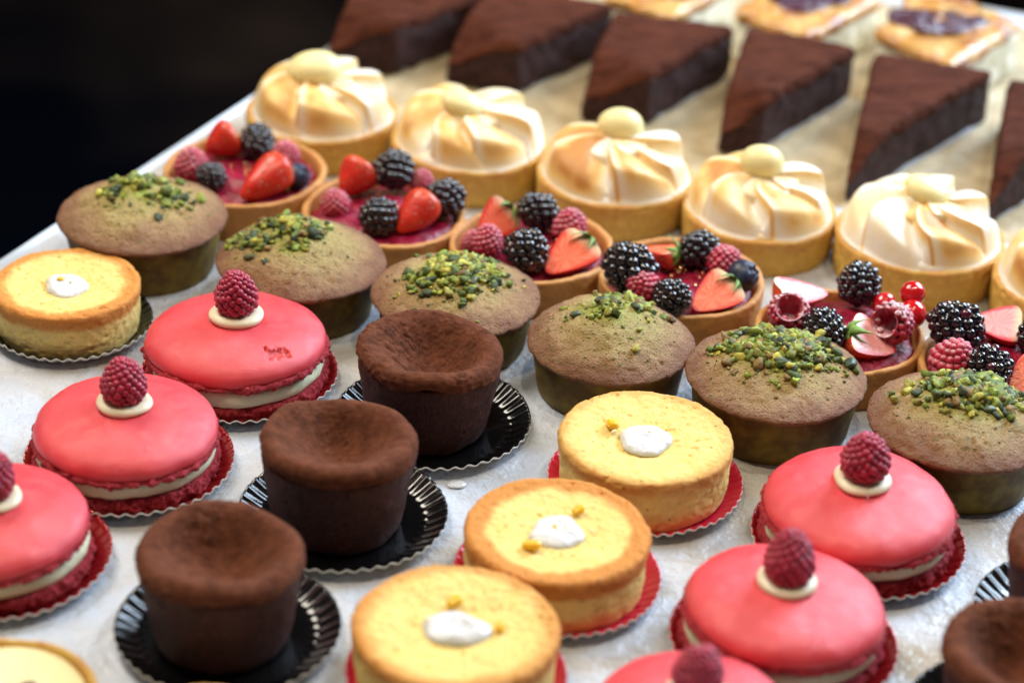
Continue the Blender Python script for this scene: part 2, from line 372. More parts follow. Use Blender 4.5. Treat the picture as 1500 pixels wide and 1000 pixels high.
# --- setting
m = MT('baking_paper', rough=0.42, spec=0.35)
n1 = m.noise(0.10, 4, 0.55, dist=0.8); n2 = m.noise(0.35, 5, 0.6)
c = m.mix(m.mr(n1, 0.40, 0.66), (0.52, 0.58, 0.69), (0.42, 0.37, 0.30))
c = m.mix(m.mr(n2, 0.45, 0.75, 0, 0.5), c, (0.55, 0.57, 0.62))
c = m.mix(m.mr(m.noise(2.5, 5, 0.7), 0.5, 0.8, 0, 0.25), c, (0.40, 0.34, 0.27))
x, y, z = m.xyz()
m.set('Base Color', c); m.set('Roughness', m.mr(n2, 0.3, 0.7, 0.28, 0.5))
b1 = m.bump(m.noise(0.6, 4, 0.6), 0.6, 0.008); b1 = m.bump(m.voro(0.16, vec=m.nd('ShaderNodeVectorMath', {0: m.co(), 1: m.nd('ShaderNodeTexNoise', {'Vector': m.co(), 'Scale': .3}).outputs['Color']}, operation='ADD').outputs[0], feature='DISTANCE_TO_EDGE'), 0.25, 0.01, b1); m.bump(m.noise(9, 3), 0.12, 0.001, b1); PAPER = m.m
m = MT('kraft_paper', rough=0.38, spec=0.4)
c = m.mix(m.mr(m.noise(0.5, 5, 0.6), 0.35, 0.7), (0.42, 0.33, 0.195), (0.60, 0.50, 0.33))
m.set('Base Color', c); m.bump(m.noise(0.8, 5, 0.6), 0.5, 0.005); KRAFT = m.m
m = MT('tray_enamel', col=(0.55, 0.60, 0.66), rough=0.35, spec=0.5); TRAY = m.m
m = MT('dark_counter', col=(0.004, 0.004, 0.005), rough=0.7, spec=0.1); COUNTER = m.m
m = MT('dark_wall', rough=0.95, spec=0.0)
n = m.noise(0.012, 3)
m.set('Base Color', m.mix(m.mr(n, 0.45, 0.72), (0.002, 0.003, 0.006), (0.07, 0.045, 0.032))); DARK = m.m

# ------------------------------------------------------------------ the setting
def sheet(name, corners, mat, z, nx=60, amp=0.0, seed=0, thick=None, zbot=None):
    A, B, C_, D = [np.array(c[:2])*100 for c in corners]
    u = np.linspace(0, 1, nx)
    U, Vv = np.meshgrid(u, u, indexing='ij')
    XY = (A*((1-U)*(1-Vv))[..., None]+B*(U*(1-Vv))[..., None]+C_*(U*Vv)[..., None]+D*((1-U)*Vv)[..., None])
    Z = np.full(U.shape, float(z))
    G = np.concatenate([XY, Z[..., None]], 2)
    if amp: G[..., 2] += amp*np.clip(fbm(G*[1, 1, 0], 0.06, 3, seed), -0.9, 1)
    V = G.reshape(-1, 3); F = grid_faces(nx, nx, wrap=False)
    if zbot is not None:
        n0 = len(V); ring = [i*nx for i in range(nx)]+[(nx-1)*nx+j for j in range(1, nx)]+[i*nx+nx-1 for i in range(nx-2, -1, -1)]+[j for j in range(nx-2, 0, -1)]
        B_ = V[ring].copy(); B_[:, 2] = zbot; V = np.vstack([V, B_]); L = len(ring)
        F += [(ring[k], n0+k, n0+(k+1) % L, ring[(k+1) % L]) for k in range(L)]
        F.append(tuple(range(n0+L-1, n0-1, -1)))
    return mesh(name, V, F, mat)
eA, eB = P(30, 360), P(264, 208)
ed = (eB-eA).normalized()
rd = (P(1348, 400)-P(472, 215)).normalized()
bk = P(1470, 14)
def isect(p, d, q, e):
    M_ = np.array([[d.x, -e.x], [d.y, -e.y]]); t = np.linalg.solve(M_, [q.x-p.x, q.y-p.y]); return p+d*t[0]
c_bl = isect(eA, ed, bk, rd)                      # far corner on the edge side
c_fl = eA-ed*0.9
c_br = c_bl+rd*1.25
c_fr = c_fl+rd*1.25
up = Vector((0, 0, 1)); nl = Vector((-ed.y, ed.x, 0)); nl = nl if nl.x < 0 else -nl
nb = Vector((-rd.y, rd.x, 0)); nb = nb if nb.y > 0 else -nb
g = 0.006
tray = thing('serving_tray', 'white flat serving tray lined with baking paper under all the pastries', 'tray', (0, 0, 0))
tr = sheet('tray_slab', (c_fl, c_fr, c_br, c_bl), TRAY, -0.05, 12, zbot=-1.2)
part('tray_slab', tr, tray)
def ins(p, a, b): return p-nl*a-nb*b
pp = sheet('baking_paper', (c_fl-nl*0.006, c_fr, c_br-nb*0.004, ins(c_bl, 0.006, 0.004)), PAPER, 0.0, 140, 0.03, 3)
o = link(bpy.data.objects.new('baking_paper', pp)); tag(o, 'sheet of crinkled white baking paper spread over the tray', 'baking paper')
kf = [P(478, 150), P(1700, 390), P(1700, 40), P(560, -110)]
kf[3] = kf[0]+ed*((c_bl-kf[0]).dot(ed)-0.02); kf[2] = kf[3]+rd*1.0; kf[1] = kf[0]+rd*1.0
o = link(bpy.data.objects.new('kraft_paper', sheet('kraft_paper', kf, KRAFT, 0.045, 60, 0.025, 5))); tag(o, 'tan kraft paper under the row of chocolate wedges', 'kraft paper')
# counter the tray stands on, wholly under it
cc = [c_fl-nl*0.12, c_fr, c_br-nb*0.12, ins(c_bl, 0.12, 0.12)]
ct = sheet('counter', cc, COUNTER, -1.2, 4, zbot=-90)
o = link(bpy.data.objects.new('counter', ct)); tag(o, 'black cloth covered counter carrying the tray of pastries', 'counter')
fl = sheet('floor', ((-4, -3), (4, -3), (4, 3.6), (-4, 3.6)), DARK, -90, 4)
o = link(bpy.data.objects.new('floor', fl)); tag(o, kind='structure')
wl = mesh('wall', [(-400, 350, -90), (400, 350, -90), (400, 350, 250), (-400, 350, 250), (-400, 360, -90), (400, 360, -90), (400, 360, 250), (-400, 360, 250)],
          [(0, 1, 2, 3), (5, 4, 7, 6), (4, 0, 3, 7), (1, 5, 6, 2), (3, 2, 6, 7), (4, 5, 1, 0)], DARK, smooth=False)
o = link(bpy.data.objects.new('wall', wl)); tag(o, kind='structure')

# ------------------------------------------------------------------ liners
def liner_mesh(name, R, mat, seed=0, n=46, amp=0.05, rise=0.62, base=2.95):
    base = R*0.76
    p_in = prof([(0, .07), (base*0.6, .07), (base, .08), (base+.25, .16), (R, rise)], 0.09, 1)
    m_ = n*8; th = np.linspace(0, 2*math.pi, m_, endpoint=False)
    def surf(p, dz):
        G, _ = lathe_grid(p, m_); k = np.clip((p[:, 0]-base*0.93)/(R-base*0.93), 0, 1)
        w = np.cos(n*th)[None]*amp*k[:, None]
        wobz = fbm(np.stack([np.cos(th), np.sin(th), th*0], 1), 1.6, 2, seed)*0.06
        G[..., 2] += w+dz+(wobz[None]*k[:, None]); G[..., 0] -= np.cos(th)*w*0.35; G[..., 1] -= np.sin(th)*w*0.35
        return G
    A = surf(p_in, 0); B_ = surf(p_in, -0.07)
    k = len(p_in); G = np.concatenate([B_, A[::-1]], 0)
    V = G.reshape(-1, 3); F = grid_faces(2*k, m_)
    mi = [1]*((k-1)*m_)+[1]*m_+[0]*((k-1)*m_)+[1, 0]
    me = mesh(name, V, F, [mat, L_WHITE], mi); return me
_ln = {}
def liner(kind, loc, label, R=4.1, rz=0):
    mat = {'black': L_BLACK, 'crimson': L_PINK, 'red': L_RED}[kind]
    key = kind
    if key not in _ln: _ln[key] = liner_mesh('fluted_cake_card', 4.1, mat, seed=hash(kind) % 7, n={'black': 44, 'crimson': 48, 'red': 46}[kind])
    o = link(bpy.data.objects.new('fluted_cake_card', _ln[key])); o.location = (loc.x, loc.y, 0.0); o.rotation_euler = (0, 0, rz)
    o.scale = (R/4.1, R/4.1, 1); return tag(o, label, 'cake card', kind+' fluted cards under the cakes')

# ------------------------------------------------------------------ muffins
GREEN = [(0.30, 0.37, 0.04), (0.24, 0.33, 0.05), (0.52, 0.48, 0.07), (0.10, 0.16, 0.035), (0.05, 0.085, 0.04), (0.30, 0.19, 0.06), (0.42, 0.48, 0.11), (0.16, 0.24, 0.04)]
def dome_h(p, r): return np.interp(r, p[::-1, 0], p[::-1, 1])
def muffin(px, py, w, label, seed, cluster=(0, 0), ncr=130, spread=1.0, nuts=(), tallness=1.0):
    R = random.Random(seed); loc = P(px, py, 2.6); loc.z = 0
    dep = (P(px, py, 2.6)-cloc).dot(fwd); rad = w/2/FPX*dep*100; sc = rad/3.85
    t = thing('pistachio_muffin', label, 'muffin', loc, 'pistachio muffins in a row on the paper', scale=sc)
    p = prof([(0, 0), (3.1, 0), (3.28, .05), (3.42, 1.0), (3.55, 2.0), (3.62, 2.5), (3.4, 2.62), (0, 2.7)], 0.13, 1)
    G, th = lathe_grid(p, 120, wob(seed, 0.012)); G = push(G, fbm(G, 1.3, 4, seed)*0.035)
    part('muffin_side', mesh('muffin_side', G.reshape(-1, 3), grid_faces(*G.shape[:2]), MUF_SIDE), t)
    H = tallness
    pt = prof([(0, 2.3), (3.3, 2.32), (3.62, 2.36), (3.86, 2.42), (3.93, 2.55), (3.84, 2.68), (3.5, 2.62+.28*H), (2.9, 2.62+.66*H), (2.2, 2.62+1.0*H), (1.4, 2.62+1.36*H), (.7, 2.62+1.62*H), (0, 2.62+1.7*H)], 0.055, 2)
    G, th = lathe_grid(pt, 300, wob(seed+5, 0.014))
    r = np.hypot(G[..., 0]-cluster[0]*0.5, G[..., 1]-cluster[1]*0.5); upm = (G[..., 2] > 2.7)
    warp = G+np.stack([fbm(G, 0.9, 2, seed+3), fbm(G, 0.9, 2, seed+4), G[..., 0]*0], 2)*0.7
    rid = np.abs(fbm(warp*[1, 1, .3], 0.62, 2, seed+9)); ck = np.clip(1-rid/(0.24 if seed in (16, 13) else 0.13), 0, 1)*np.clip(1.5-r*0.72, 0, 1)*upm
    fl_ = fbm(G, 3.2, 2, seed+1, 0.6); pit = np.clip(fbm(G, 4.0, 1, seed+31)-0.5, 0, 1)
    lump = fbm(G, 0.75, 3, seed+2)
    d = fl_*0.032+lump*0.11*np.clip(3.9-np.hypot(G[..., 0], G[..., 1]), .2, 1)-ck*0.28-pit*0.16
    G2 = push(G, d)
    part('baked_top', mesh('baked_top', G2.reshape(-1, 3), grid_faces(*G.shape[:2]), MUF_TOP, attr={'crack': np.clip(ck*1.6+np.clip(1.5*spread-r, 0, .8)*np.clip(.5+fbm(G, 1.6, 3, seed+12), 0, 1)*upm, 0, .95).ravel()}), t)
    top = G2[G.shape[0]//3:].reshape(-1, 3)
    def zat(x, y):
        k = np.argmin((top[:, 0]-x)**2+(top[:, 1]-y)**2-top[:, 2]*0.02); return top[k, 2]
    pl = Pile(); iv, iF = ico(2)
    for k in range(int(ncr*5)):
        if k < ncr*0.4:
            a = R.uniform(0, 6.28); rr_ = spread*abs(R.gauss(0, .9)); x = cluster[0]+math.cos(a)*rr_; y = cluster[1]+math.sin(a)*rr_*0.85
        else:
            q = R.choice([(cluster[0]+R.gauss(0, .8*spread), cluster[1]+R.gauss(0, .65*spread)) for _ in range(2)]); x, y = q
        n_ = vn(np.array([x*1.3, y*1.3, seed*3.1]), 2)
        if n_ < -0.12 or math.hypot(x, y) > 3.4: continue
        s = R.choice([.04, .05, .06, .07, .09, .12, .15, .19])*R.uniform(.8, 1.2); iv, iF = ico(2 if s > .09 else 1)
        cut = np.clip(iv, -R.uniform(.45, .9), R.uniform(.45, .9)); v = cut*(1+0.55*vn(iv*1.9+k*3.3, k)[:, None])*np.array([R.uniform(.8, 1.7), R.uniform(.7, 1.2), R.uniform(.6, 1)])*s*1.25
        e = np.array(Euler((R.uniform(-.6, .6), R.uniform(-.6, .6), R.uniform(0, 6.3))).to_matrix()); v = v@e.T
        v += [x, y, zat(x, y)+s*R.uniform(.1, .9)+R.choice([0, 0, .08, .16])*max(0, 1-math.hypot(x-cluster[0], y-cluster[1])/1.3)]
        c0 = np.array(R.choice(GREEN))*R.uniform(.7, 1.25); c0 = np.clip(c0[None]*(1+.55*vn(iv*2.2+k, k+5)[:, None]), 0, 1); pl.add(v, iF, c0)
    iv, iF = ico(1)
    for k in range(26):
        a = R.uniform(0, 6.28); rr_ = R.uniform(.8, 3.3); x, y = math.cos(a)*rr_, math.sin(a)*rr_; s = R.uniform(.03, .08)
        v = iv*(1+0.3*vn(iv*2+k, k)[:, None])*s*[1.5, 1, .5]+[x, y, zat(x, y)+.01]; pl.add(v, iF, np.array(R.choice(GREEN))*0.7)
    tag(part('pistachio_crumb', pl.mesh('pistachio_crumb', CRUMB, True), t), kind='stuff')
    iv3, iF3 = ico(3)
    for (nx, ny, s, a) in nuts:
        v = iv3*[1.35, .8, .62]*s*1.15; v = v*(1+0.08*vn(iv3*2, seed)[:, None])
        part('pistachio', mesh('pistachio', v, iF3, NUT), t, (nx, ny, zat(nx, ny)+s*.5), (R.uniform(-.3, .3), R.uniform(-.3, .3), a))
    return t
muffin(209, 314, 244, 'pistachio muffin standing alone at the tray edge beside the light fruit tart with the blueberry', 11, (0, .5), 110, 1.1, [(-.5, 1.0, .22, .5), (1.6, -.3, .14, 1)], .8)
muffin(441, 378, 245, 'pistachio muffin with crumbs fallen down one side, behind the cracked pink macaron', 12, (-1.0, .2), 170, 1.25, [(-.2, 1.0, .24, 1.3), (-2.2, -1.6, .16, 0)], 1.0)
muffin(668, 428, 245, 'pistachio muffin half hidden behind the sharp edged cocoa dusted cake', 13, (-.1, .1), 220, 1.2, [(-.3, .4, .24, .5), (.8, -.9, .2, 1.2), (-1.2, -.9, .2, .2)], .85)
muffin(895, 493, 245, 'tall domed pistachio muffin with few nuts, right behind the yellow cake with pink card', 14, (.1, .8), 100, 1.2, [(-.5, .4, .25, .3), (-1.7, -.1, .2, .5), (1.0, .2, .2, 2)], 1.05)
muffin(1137, 546, 264, 'pistachio muffin heaped with the most green crumbs and a nut lying at its rim', 15, (.05, .45), 440, 1.25, [(.1, -.95, .3, .1), (3.15, .3, .3, 1.3), (-1.6, 1.7, .2, .6), (1.1, .1, .22, 0), (.3, -.2, .26, 1.5)], .76)
muffin(1408, 614, 270, 'pistachio muffin with a split pale green centre, behind the macaron with a sugar thread', 16, (.4, .5), 300, 1.2, [(1.9, .6, .3, 2.2), (1.4, -.1, .26, .9), (.9, -1.0, .24, .4), (-.3, 1.2, .22, .2), (-.2, .5, .2, 1)], .88)

# ------------------------------------------------------------------ chocolate cakes
def choc(px, py, w, label, seed, liner_label, crater=(0, 0), powder=0.05, deep=1.0, lip=1.0):
    loc = P(px, py, 4.1); loc.z = 0.0009
    dep = (P(px, py, 4.1)-cloc).dot(fwd); sc = (w/2/FPX*dep*100)/3.27
    liner('black', loc+Vector((0.002, 0.001, 0)), liner_label, 4.12, seed*.7)
    t = thing('chocolate_cake', label, 'chocolate cake', loc, 'round chocolate cakes dusted with cocoa', scale=sc)
    p = prof([(0, 0), (2.35, 0), (2.58, .1), (2.78, .9), (2.98, 2.2), (3.14, 3.3), (3.14, 3.75), (2.8, 3.6), (1.5, 2.0), (0, 1.2)], 0.09, 2)
    G, th = lathe_grid(p, 200, wob(seed, 0.02))
    G = push(G, fbm(G, 1.0, 3, seed)*0.05+fbm(G, 7, 3, seed+3)*0.012-np.clip(fbm(G, 3.2, 2, seed+4)-.75, 0, 1)*.35)
    part('cake_side', mesh('cake_side', G.reshape(-1, 3), grid_faces(*G.shape[:2]), CHO_SIDE), t)
    p = prof([(0, 2.0), (2.7, 3.4), (3.08, 3.56), (3.2, 3.62), (3.2, 3.8), (3.2, 4.02), (3.05, 4.24), (2.75, 4.33), (2.3, 4.15), (1.75, 4.2-.65*deep), (1.1, 4.2-1.35*deep), (0.4, 4.2-1.7*deep), (0, 4.2-1.75*deep)], 0.05, 2)
    G, th = lathe_grid(p, 260, wob(seed+7, 0.025))
    k = np.clip((p[:, 0]-0)/2.4, 0, 1)[:, None]; inner = (np.arange(len(p)) > len(p)*0.45)[:, None]
    sh = np.clip(1-np.hypot(G[..., 0], G[..., 1])/2.6, 0, 1)*inner
    G[..., 0] += sh*crater[0]; G[..., 1] += sh*crater[1]
    low = (G[..., 2] < 3.75) & (np.hypot(G[..., 0], G[..., 1]) > 2.9)
    G[..., 2] += low*fbm(np.stack([np.cos(th), np.sin(th), th*0], 1), 2.2, 4, seed+8)[None]*0.14
    lump = fbm(G, .45, 2, seed+2)*0.12*np.clip(1.25-np.hypot(G[..., 0], G[..., 1])/3.6, .2, 1)
    rough_ = np.abs(fbm(G, 2.6, 4, seed+5, .6))*0.075*np.clip(fbm(G, .55, 1, seed+6)*2+.3, 0, 1)*lip
    G[..., 2] += fbm(np.stack([np.cos(th), np.sin(th), th*0], 1), 1.1, 2, seed+31)[None]*0.16*np.clip(np.hypot(G[..., 0], G[..., 1])/2.6, 0, 1)**2
    G = push(G, lump+rough_+fbm(G, 9, 3, seed+11)*powder*.3)
    part('cocoa_dusted_top', mesh('cocoa_dusted_top', G.reshape(-1, 3), grid_faces(*G.shape[:2]), COCOA), t)
choc(630, 503, 219, 'chocolate cake with the crispest cocoa crater, standing furthest back in its row', 21, 'black fluted card under the chocolate cake next to the muffin with few nuts', (.35, -.3), .08, 1.0, 1.1)
choc(496, 637, 235, 'chocolate cake between two others, cocoa skin folding over its rim', 22, 'black fluted card under the middle chocolate cake of the row of three', (.0, .5), .05, .8, .6)
choc(323, 799, 251, 'chocolate cake in front of the row of three, softly blurred wide crater', 23, 'black fluted card showing silvery pleats under the nearest chocolate cake of three', (.1, .35), .06, .9, 1.0)
choc(1512, 948, 262, 'chocolate cake cut off by the bottom right corner of the photo', 24, 'black fluted card in the bottom right corner beside a crumb', (-.3, .3))
choc(1604, 795, 252, 'sliver of chocolate cake at the photo edge beside the macaron row', 25, 'black fluted card with blue pleats peeking in at the photo edge', (0, 0))

# ------------------------------------------------------------------ berries
def fib(n):
    k = np.arange(n)+.5; ph = np.arccos(1-2*k/n); th = math.pi*(1+5**.5)*k
    return np.stack([np.cos(th)*np.sin(ph), np.sin(th)*np.sin(ph), np.cos(ph)], 1)
def druplets(name, mat, n, rad, size, seed, egg=0.25, hole=False, jit=0.05):
    R = np.random.RandomState(seed); iv, iF = ico(2); pl = Pile()
    # rings of druplets spiralling round an egg
    Pn = fib(n)
    for q in Pn:
        if hole and q[2] < -0.80: continue
        taper = 1-egg*q[2]
        c = np.array([q[0]*rad[0]*taper, q[1]*rad[0]*taper, q[2]*rad[1]])*(1+R.uniform(-jit, jit))
        s = size*R.uniform(.86, 1.12)*(1-.18*max(0, q[2]))
        nr = q/np.array([rad[0], rad[0], rad[1]]); nr /= np.linalg.norm(nr)
        zr = Vector(nr).to_track_quat('Z', 'Y').to_matrix()
        v = (iv*[1, 1, 1.15]*s)@np.array(zr).T+c*0.875
        pl.add(v, iF, np.array([R.rand()]*3))
    if not hole:
        iv3, iF3 = ico(3); tp = (1-egg*iv3[:, 2:3]); pl.add(np.hstack([iv3[:, :2]*rad[0]*tp*.9, iv3[:, 2:3]*rad[1]*.9]), iF3, np.array([0.3]*3))
    else:
        # hollow core: inner cup opening downwards (-z)
        p = prof([(.62, -rad[1]*.98), (.52, -rad[1]*.9), (.44, -rad[1]*.3), (.3, rad[1]*.2), (0, rad[1]*.35)], .08, 1)
        G, th = lathe_grid(p, 40); pl.add(G.reshape(-1, 3), grid_faces(*G.shape[:2], caps=False), np.array([.1]*3))
        p = prof([(rad[0]*1.05, -rad[1]*.6), (rad[0]*1.16, -rad[1]*.1), (rad[0]*.95, rad[1]*.5), (0, rad[1]*.92)], .1, 1); p[:, 0] *= .9
        G, th = lathe_grid(p, 40); pl.add(G.reshape(-1, 3), grid_faces(*G.shape[:2], caps=False), np.array([.1]*3))
    return pl.mesh(name, mat)
def hairs(me, n, seed): pass
RB = [druplets('raspberry', RASP, 135, (.85, 1.02), .178, s, jit=.025) for s in (1, 2)]
RBD = [druplets('raspberry', RASPD, 95, (.78, .88), .18, s, .2, jit=.025) for s in (3, 4)]
RBH = druplets('raspberry', raspmat('frosted_raspberry_skin', 0.95, (0.36, 0.010, 0.040)), 100, (.86, .80), .17, 5, .12, True)
BB = [druplets('blackberry', BLACKB, 62, (.80, .92), .235, s, .12, jit=.07) for s in (6, 7, 8)]
def blueberry_mesh():
    p = prof([(0, -.8), (.5, -.72), (.85, -.3), (.9, .1), (.75, .5), (.45, .72), (.33, .82), (.26, .76), (.22, .6), (0, .55)], .07, 2)
    G, th = lathe_grid(p, 60); st = 1+0.25*np.cos(5*th); k = ((p[:, 1] > .62))[:, None]
    G[..., 2] += k*0.05*np.cos(5*th)[None]; return mesh('blueberry', G.reshape(-1, 3), grid_faces(*G.shape[:2]), BLUEB)
BLU = blueberry_mesh()
def straw_mesh(seed, half=True, cutm=None, quarter=False):
    p = prof([(0, 2.2), (.5, 2.3), (.92, 2.14), (1.03, 1.82), (.86, 1.15), (.54, .5), (.2, .06), (0, 0)][::-1], .05, 2)
    G, th = lathe_grid(p, 96); G = push(G, fbm(G, .9, 2, seed)*.05)
    V = G.reshape(-1, 3)
    R_ = np.interp(V[:, 2], p[:, 1], p[:, 0]); e = np.clip(np.abs(V[:, 0])/np.maximum(R_, .05), 0, 1)
    F = grid_faces(*G.shape[:2]); mi = None; at = {'edge': e}
    if half:
        n = G.shape[0]; m_ = 96; back = V[:, 1] > 0
        # flat cut: points behind the cut plane spread over it
        q = V.copy(); ph = np.tile(th, n); b2 = back
        q[b2, 1] = 0.0
        q[b2, 0] = np.repeat(G[..., 0].reshape(-1), 1)[b2]
        mi = [1 if all(back[i] or abs(V[i, 1]) < 1e-6 for i in f) else 0 for f in F]
        e = np.abs(q[:, 0])/np.maximum(np.hypot(V[:, 0], V[:, 1]), .03); zed = np.clip((.55-V[:, 2])/.5, 0, 1)
        at = {'edge': np.clip(np.maximum(e, zed), 0, 1)}; V = q
        V[:, 1] -= np.where(b2, .0, 0)+0
    return mesh('strawberry', V, F, [STRAW, cutm or CUT], mi, True, at)
ST_F = straw_mesh(1, False); ST_H = straw_mesh(2, True, CUT); ST_P = straw_mesh(3, True, CUTP)
for me_ in (ST_H, ST_P):
    for pl_ in me_.polygons:
        if pl_.material_index == 1: pl_.use_smooth = False
def calyx_mesh(seed):
    R = random.Random(seed); pl = Pile()
    for k in range(7):
        a = k/7*6.283+R.uniform(-.2, .2); L = R.uniform(.45, .7); V = []; n = 7
        for i in range(n):
            u = i/(n-1); w = .17*math.sin(math.pi*min(1, u*.8+.2))*(1-u**3)+.01
            for s, up_ in ((-1, 0), (0, .05), (1, 0), (0, -.04)):
                V.append((u*L, s*w, .12*math.sin(u*2.8)+up_-.55*u*u))
        V = np.array(V); ca, sa = math.cos(a), math.sin(a); V = np.stack([V[:, 0]*ca-V[:, 1]*sa, V[:, 0]*sa+V[:, 1]*ca, V[:, 2]], 1)
        pl.add(V, grid_faces(n, 4))
    return pl.mesh('calyx', CALYX)
CAL = calyx_mesh(1)

def shell_mesh(seed, mat, R=3.85, H=2.0, inner=1.25):
    p = prof([(0, 0), (R-.22, 0), (R-.1, .06), (R-.02, H*.5), (R, H-.1), (R-.06, H), (R-.24, H+.01), (R-.34, H-.1), (R-.42, inner+.2), (R-.5, inner), (0, inner)], .075, 1)
    G, th = lathe_grid(p, 220, wob(seed, .012))
    rim = np.clip((G[..., 2]-(H-.5))/.5, 0, 1)
    G[..., 2] += rim*fbm(np.stack([np.cos(th), np.sin(th), th*0], 1), 2.0, 4, seed+1)[None]*.055
    G = push(G, fbm(G, .8, 3, seed)*.045+fbm(G, 3.2, 3, seed+2)*.022-np.clip(fbm(G, 2.2, 2, seed+3)-.7, 0, 1)*.15)
    return mesh('pastry_shell', G.reshape(-1, 3), grid_faces(*G.shape[:2]), mat)
def berry_tart(px, py, w, label, seed, fruit, jz=0.25):
    loc = P(px, py, 2.0); loc.z = 0; dep = (P(px, py, 2.0)-cloc).dot(fwd); sc = (w/2/FPX*dep*100)/3.85
    t = thing('fruit_tart', label, 'fruit tart', loc, 'small round tarts filled with berries', scale=sc)
    part('pastry_shell', shell_mesh(seed, TART_B), t)
    p = prof([(0, 1.1), (3.42, 1.1), (3.44, 1.5), (3.0, 1.72), (1.5, 1.78+jz), (0, 1.8+jz)], .09, 2)
    G, th = lathe_grid(p, 120); G = push(G, fbm(G, 1.0, 3, seed)*.12)
    part('jelly_filling', mesh('jelly_filling', G.reshape(-1, 3), grid_faces(*G.shape[:2]), JELLY), t)
    R = random.Random(seed); pl = Pile(); iv, iF = ico(1)
    for k in range(26):
        x, y = R.gauss(.25, .5), R.gauss(-.1, .4); s = R.uniform(.03, .075)
        e = np.array(Euler((R.uniform(-1, 1), R.uniform(-1, 1), R.uniform(0, 6))).to_matrix())
        pl.add((iv*[1.4, .9, .25]*s)@e.T+[x, y, 1.86+jz+R.uniform(0.02, .1)], iF)
    part('gold_leaf', pl.mesh('gold_leaf', GOLD, False), t)
    for f in fruit:
        kind, fx, fy, z, s = f[:5]; q = P(fx, fy, z)-Vector((0, 0, 0)); lx, ly = (q.x-loc.x)*100/sc, (q.y-loc.y)*100/sc
        s = s/sc; z = z/sc; ax = f[5] if len(f) > 5 else None
        rx = Euler((R.uniform(-.5, .5), R.uniform(-.5, .5), R.uniform(0, 6)))
        if kind == 'black':
            q_ = (Euler((R.uniform(.9, 1.5), 0, R.uniform(0, 6)))).to_quaternion() if ax is None else ax_quat(ax)
            part('blackberry', R.choice(BB), t, (lx, ly, z), quat=q_, scale=s)
        elif kind in ('rasp', 'raspd', 'rasph'):
            me = {'rasp': RB[0], 'raspd': RBD[seed % 2], 'rasph': RBH}[kind]
            q_ = rx.to_quaternion() if ax is None else ax_quat(ax)
            o_ = part('raspberry', me, t, (lx, ly, z), quat=q_, scale=s)
            if kind != 'rasp': o_['label'] = 'raspberry frosted with sugar'
        elif kind == 'blue':
            part('blueberry', BLU, t, (lx, ly, z), quat=Euler((.9, .5, 1)).to_quaternion(), scale=s)
        elif kind == 'currant':
            v, F_ = ico(3); part('redcurrant', mesh('redcurrant', v*.62, F_, CURR), t, (lx, ly, z), scale=s)
        elif kind in ('strawf', 'strawh', 'strawp'):
            # f[5] = pixel of the tip, f[6] = height of the tip, f[7] = way the cut faces (x,y,z)
            tip = P(f[5][0], f[5][1], f[6]); tl = Vector(((tip.x-loc.x)*100/sc, (tip.y-loc.y)*100/sc, f[6]/sc))
            cb = Vector((lx, ly, z)); zax = (cb-tl); L = zax.length; zax.normalize()
            cutn = Vector(f[7] if len(f) > 7 else (0, -1, .6)); yax = cutn-zax*cutn.dot(zax); yax.normalize(); xax = yax.cross(zax)
            q_ = Matrix((xax, yax, zax)).transposed().to_quaternion()
            me = {'strawf': ST_F, 'strawh': ST_H, 'strawp': ST_P}[kind]
            o_ = part('strawberry', me, t, tl, quat=q_, scale=(s, s, L/2.25))
            if len(f) > 8 and f[8]:
                part('calyx', CAL, o_, (0, -.2, 2.3), rot=(0.15, 0, f[8]), scale=1.4)
    return t
def ax_quat(v): return Vector(v).normalized().to_track_quat('Z', 'Y')
CAMD = (0, -.85, .5)
berry_tart(359, 249, 239, 'fruit tart nearest the tray corner, one blueberry beside a leafy strawberry', 31, [
    ('strawf', 345, 196, 3.1, .95, (300, 222), 2.4), ('black', 377, 206, 2.9, .95), ('raspd', 280, 240, 2.5, .95, (0, 0, 1)), ('black', 309, 259, 2.4, .78),
    ('strawf', 417, 243, 2.9, 1.0, (352, 290), 2.1, (0, 0, 1), 1.0), ('raspd', 418, 227, 2.6, .85, (0, 0, 1)), ('blue', 436, 258, 2.4, .72)])
berry_tart(563, 307, 240, 'fruit tart with two whole strawberries and three blackberries behind the tumbled crumb muffin', 32, [
    ('strawf', 534, 244, 3.2, 1.0, (500, 285), 2.3, (0, 0, 1), 1.0), ('black', 578, 248, 3.1, 1.05), ('raspd', 491, 297, 2.4, .8, (-.3, 0, 1)), ('black', 556, 317, 2.6, .98),
    ('strawf', 629, 292, 3.0, .92, (582, 340), 2.1), ('black', 650, 290, 2.7, 1.02), ('raspd', 618, 265, 2.5, .7, (0, 0, 1))])
berry_tart(779, 356, 243, 'fruit tart with two cut strawberry halves and a half red blackberry', 33, [
    ('strawh', 748, 305, 3.1, .95, (702, 348), 2.3, (.25, -.9, .6), 1.0), ('black', 787, 309, 3.0, 1.0), ('raspd', 835, 331, 2.7, .98, (.2, 0, 1)), ('raspd', 714, 352, 2.6, .88, (0.2, .1, 1)), ('raspd', 692, 353, 2.3, .6, (0, 0, 1)),
    ('black', 770, 367, 2.7, 1.12), ('strawh', 862, 350, 2.9, 1.05, (802, 398), 2.1, (-.3, -.8, .75), 1.2)])
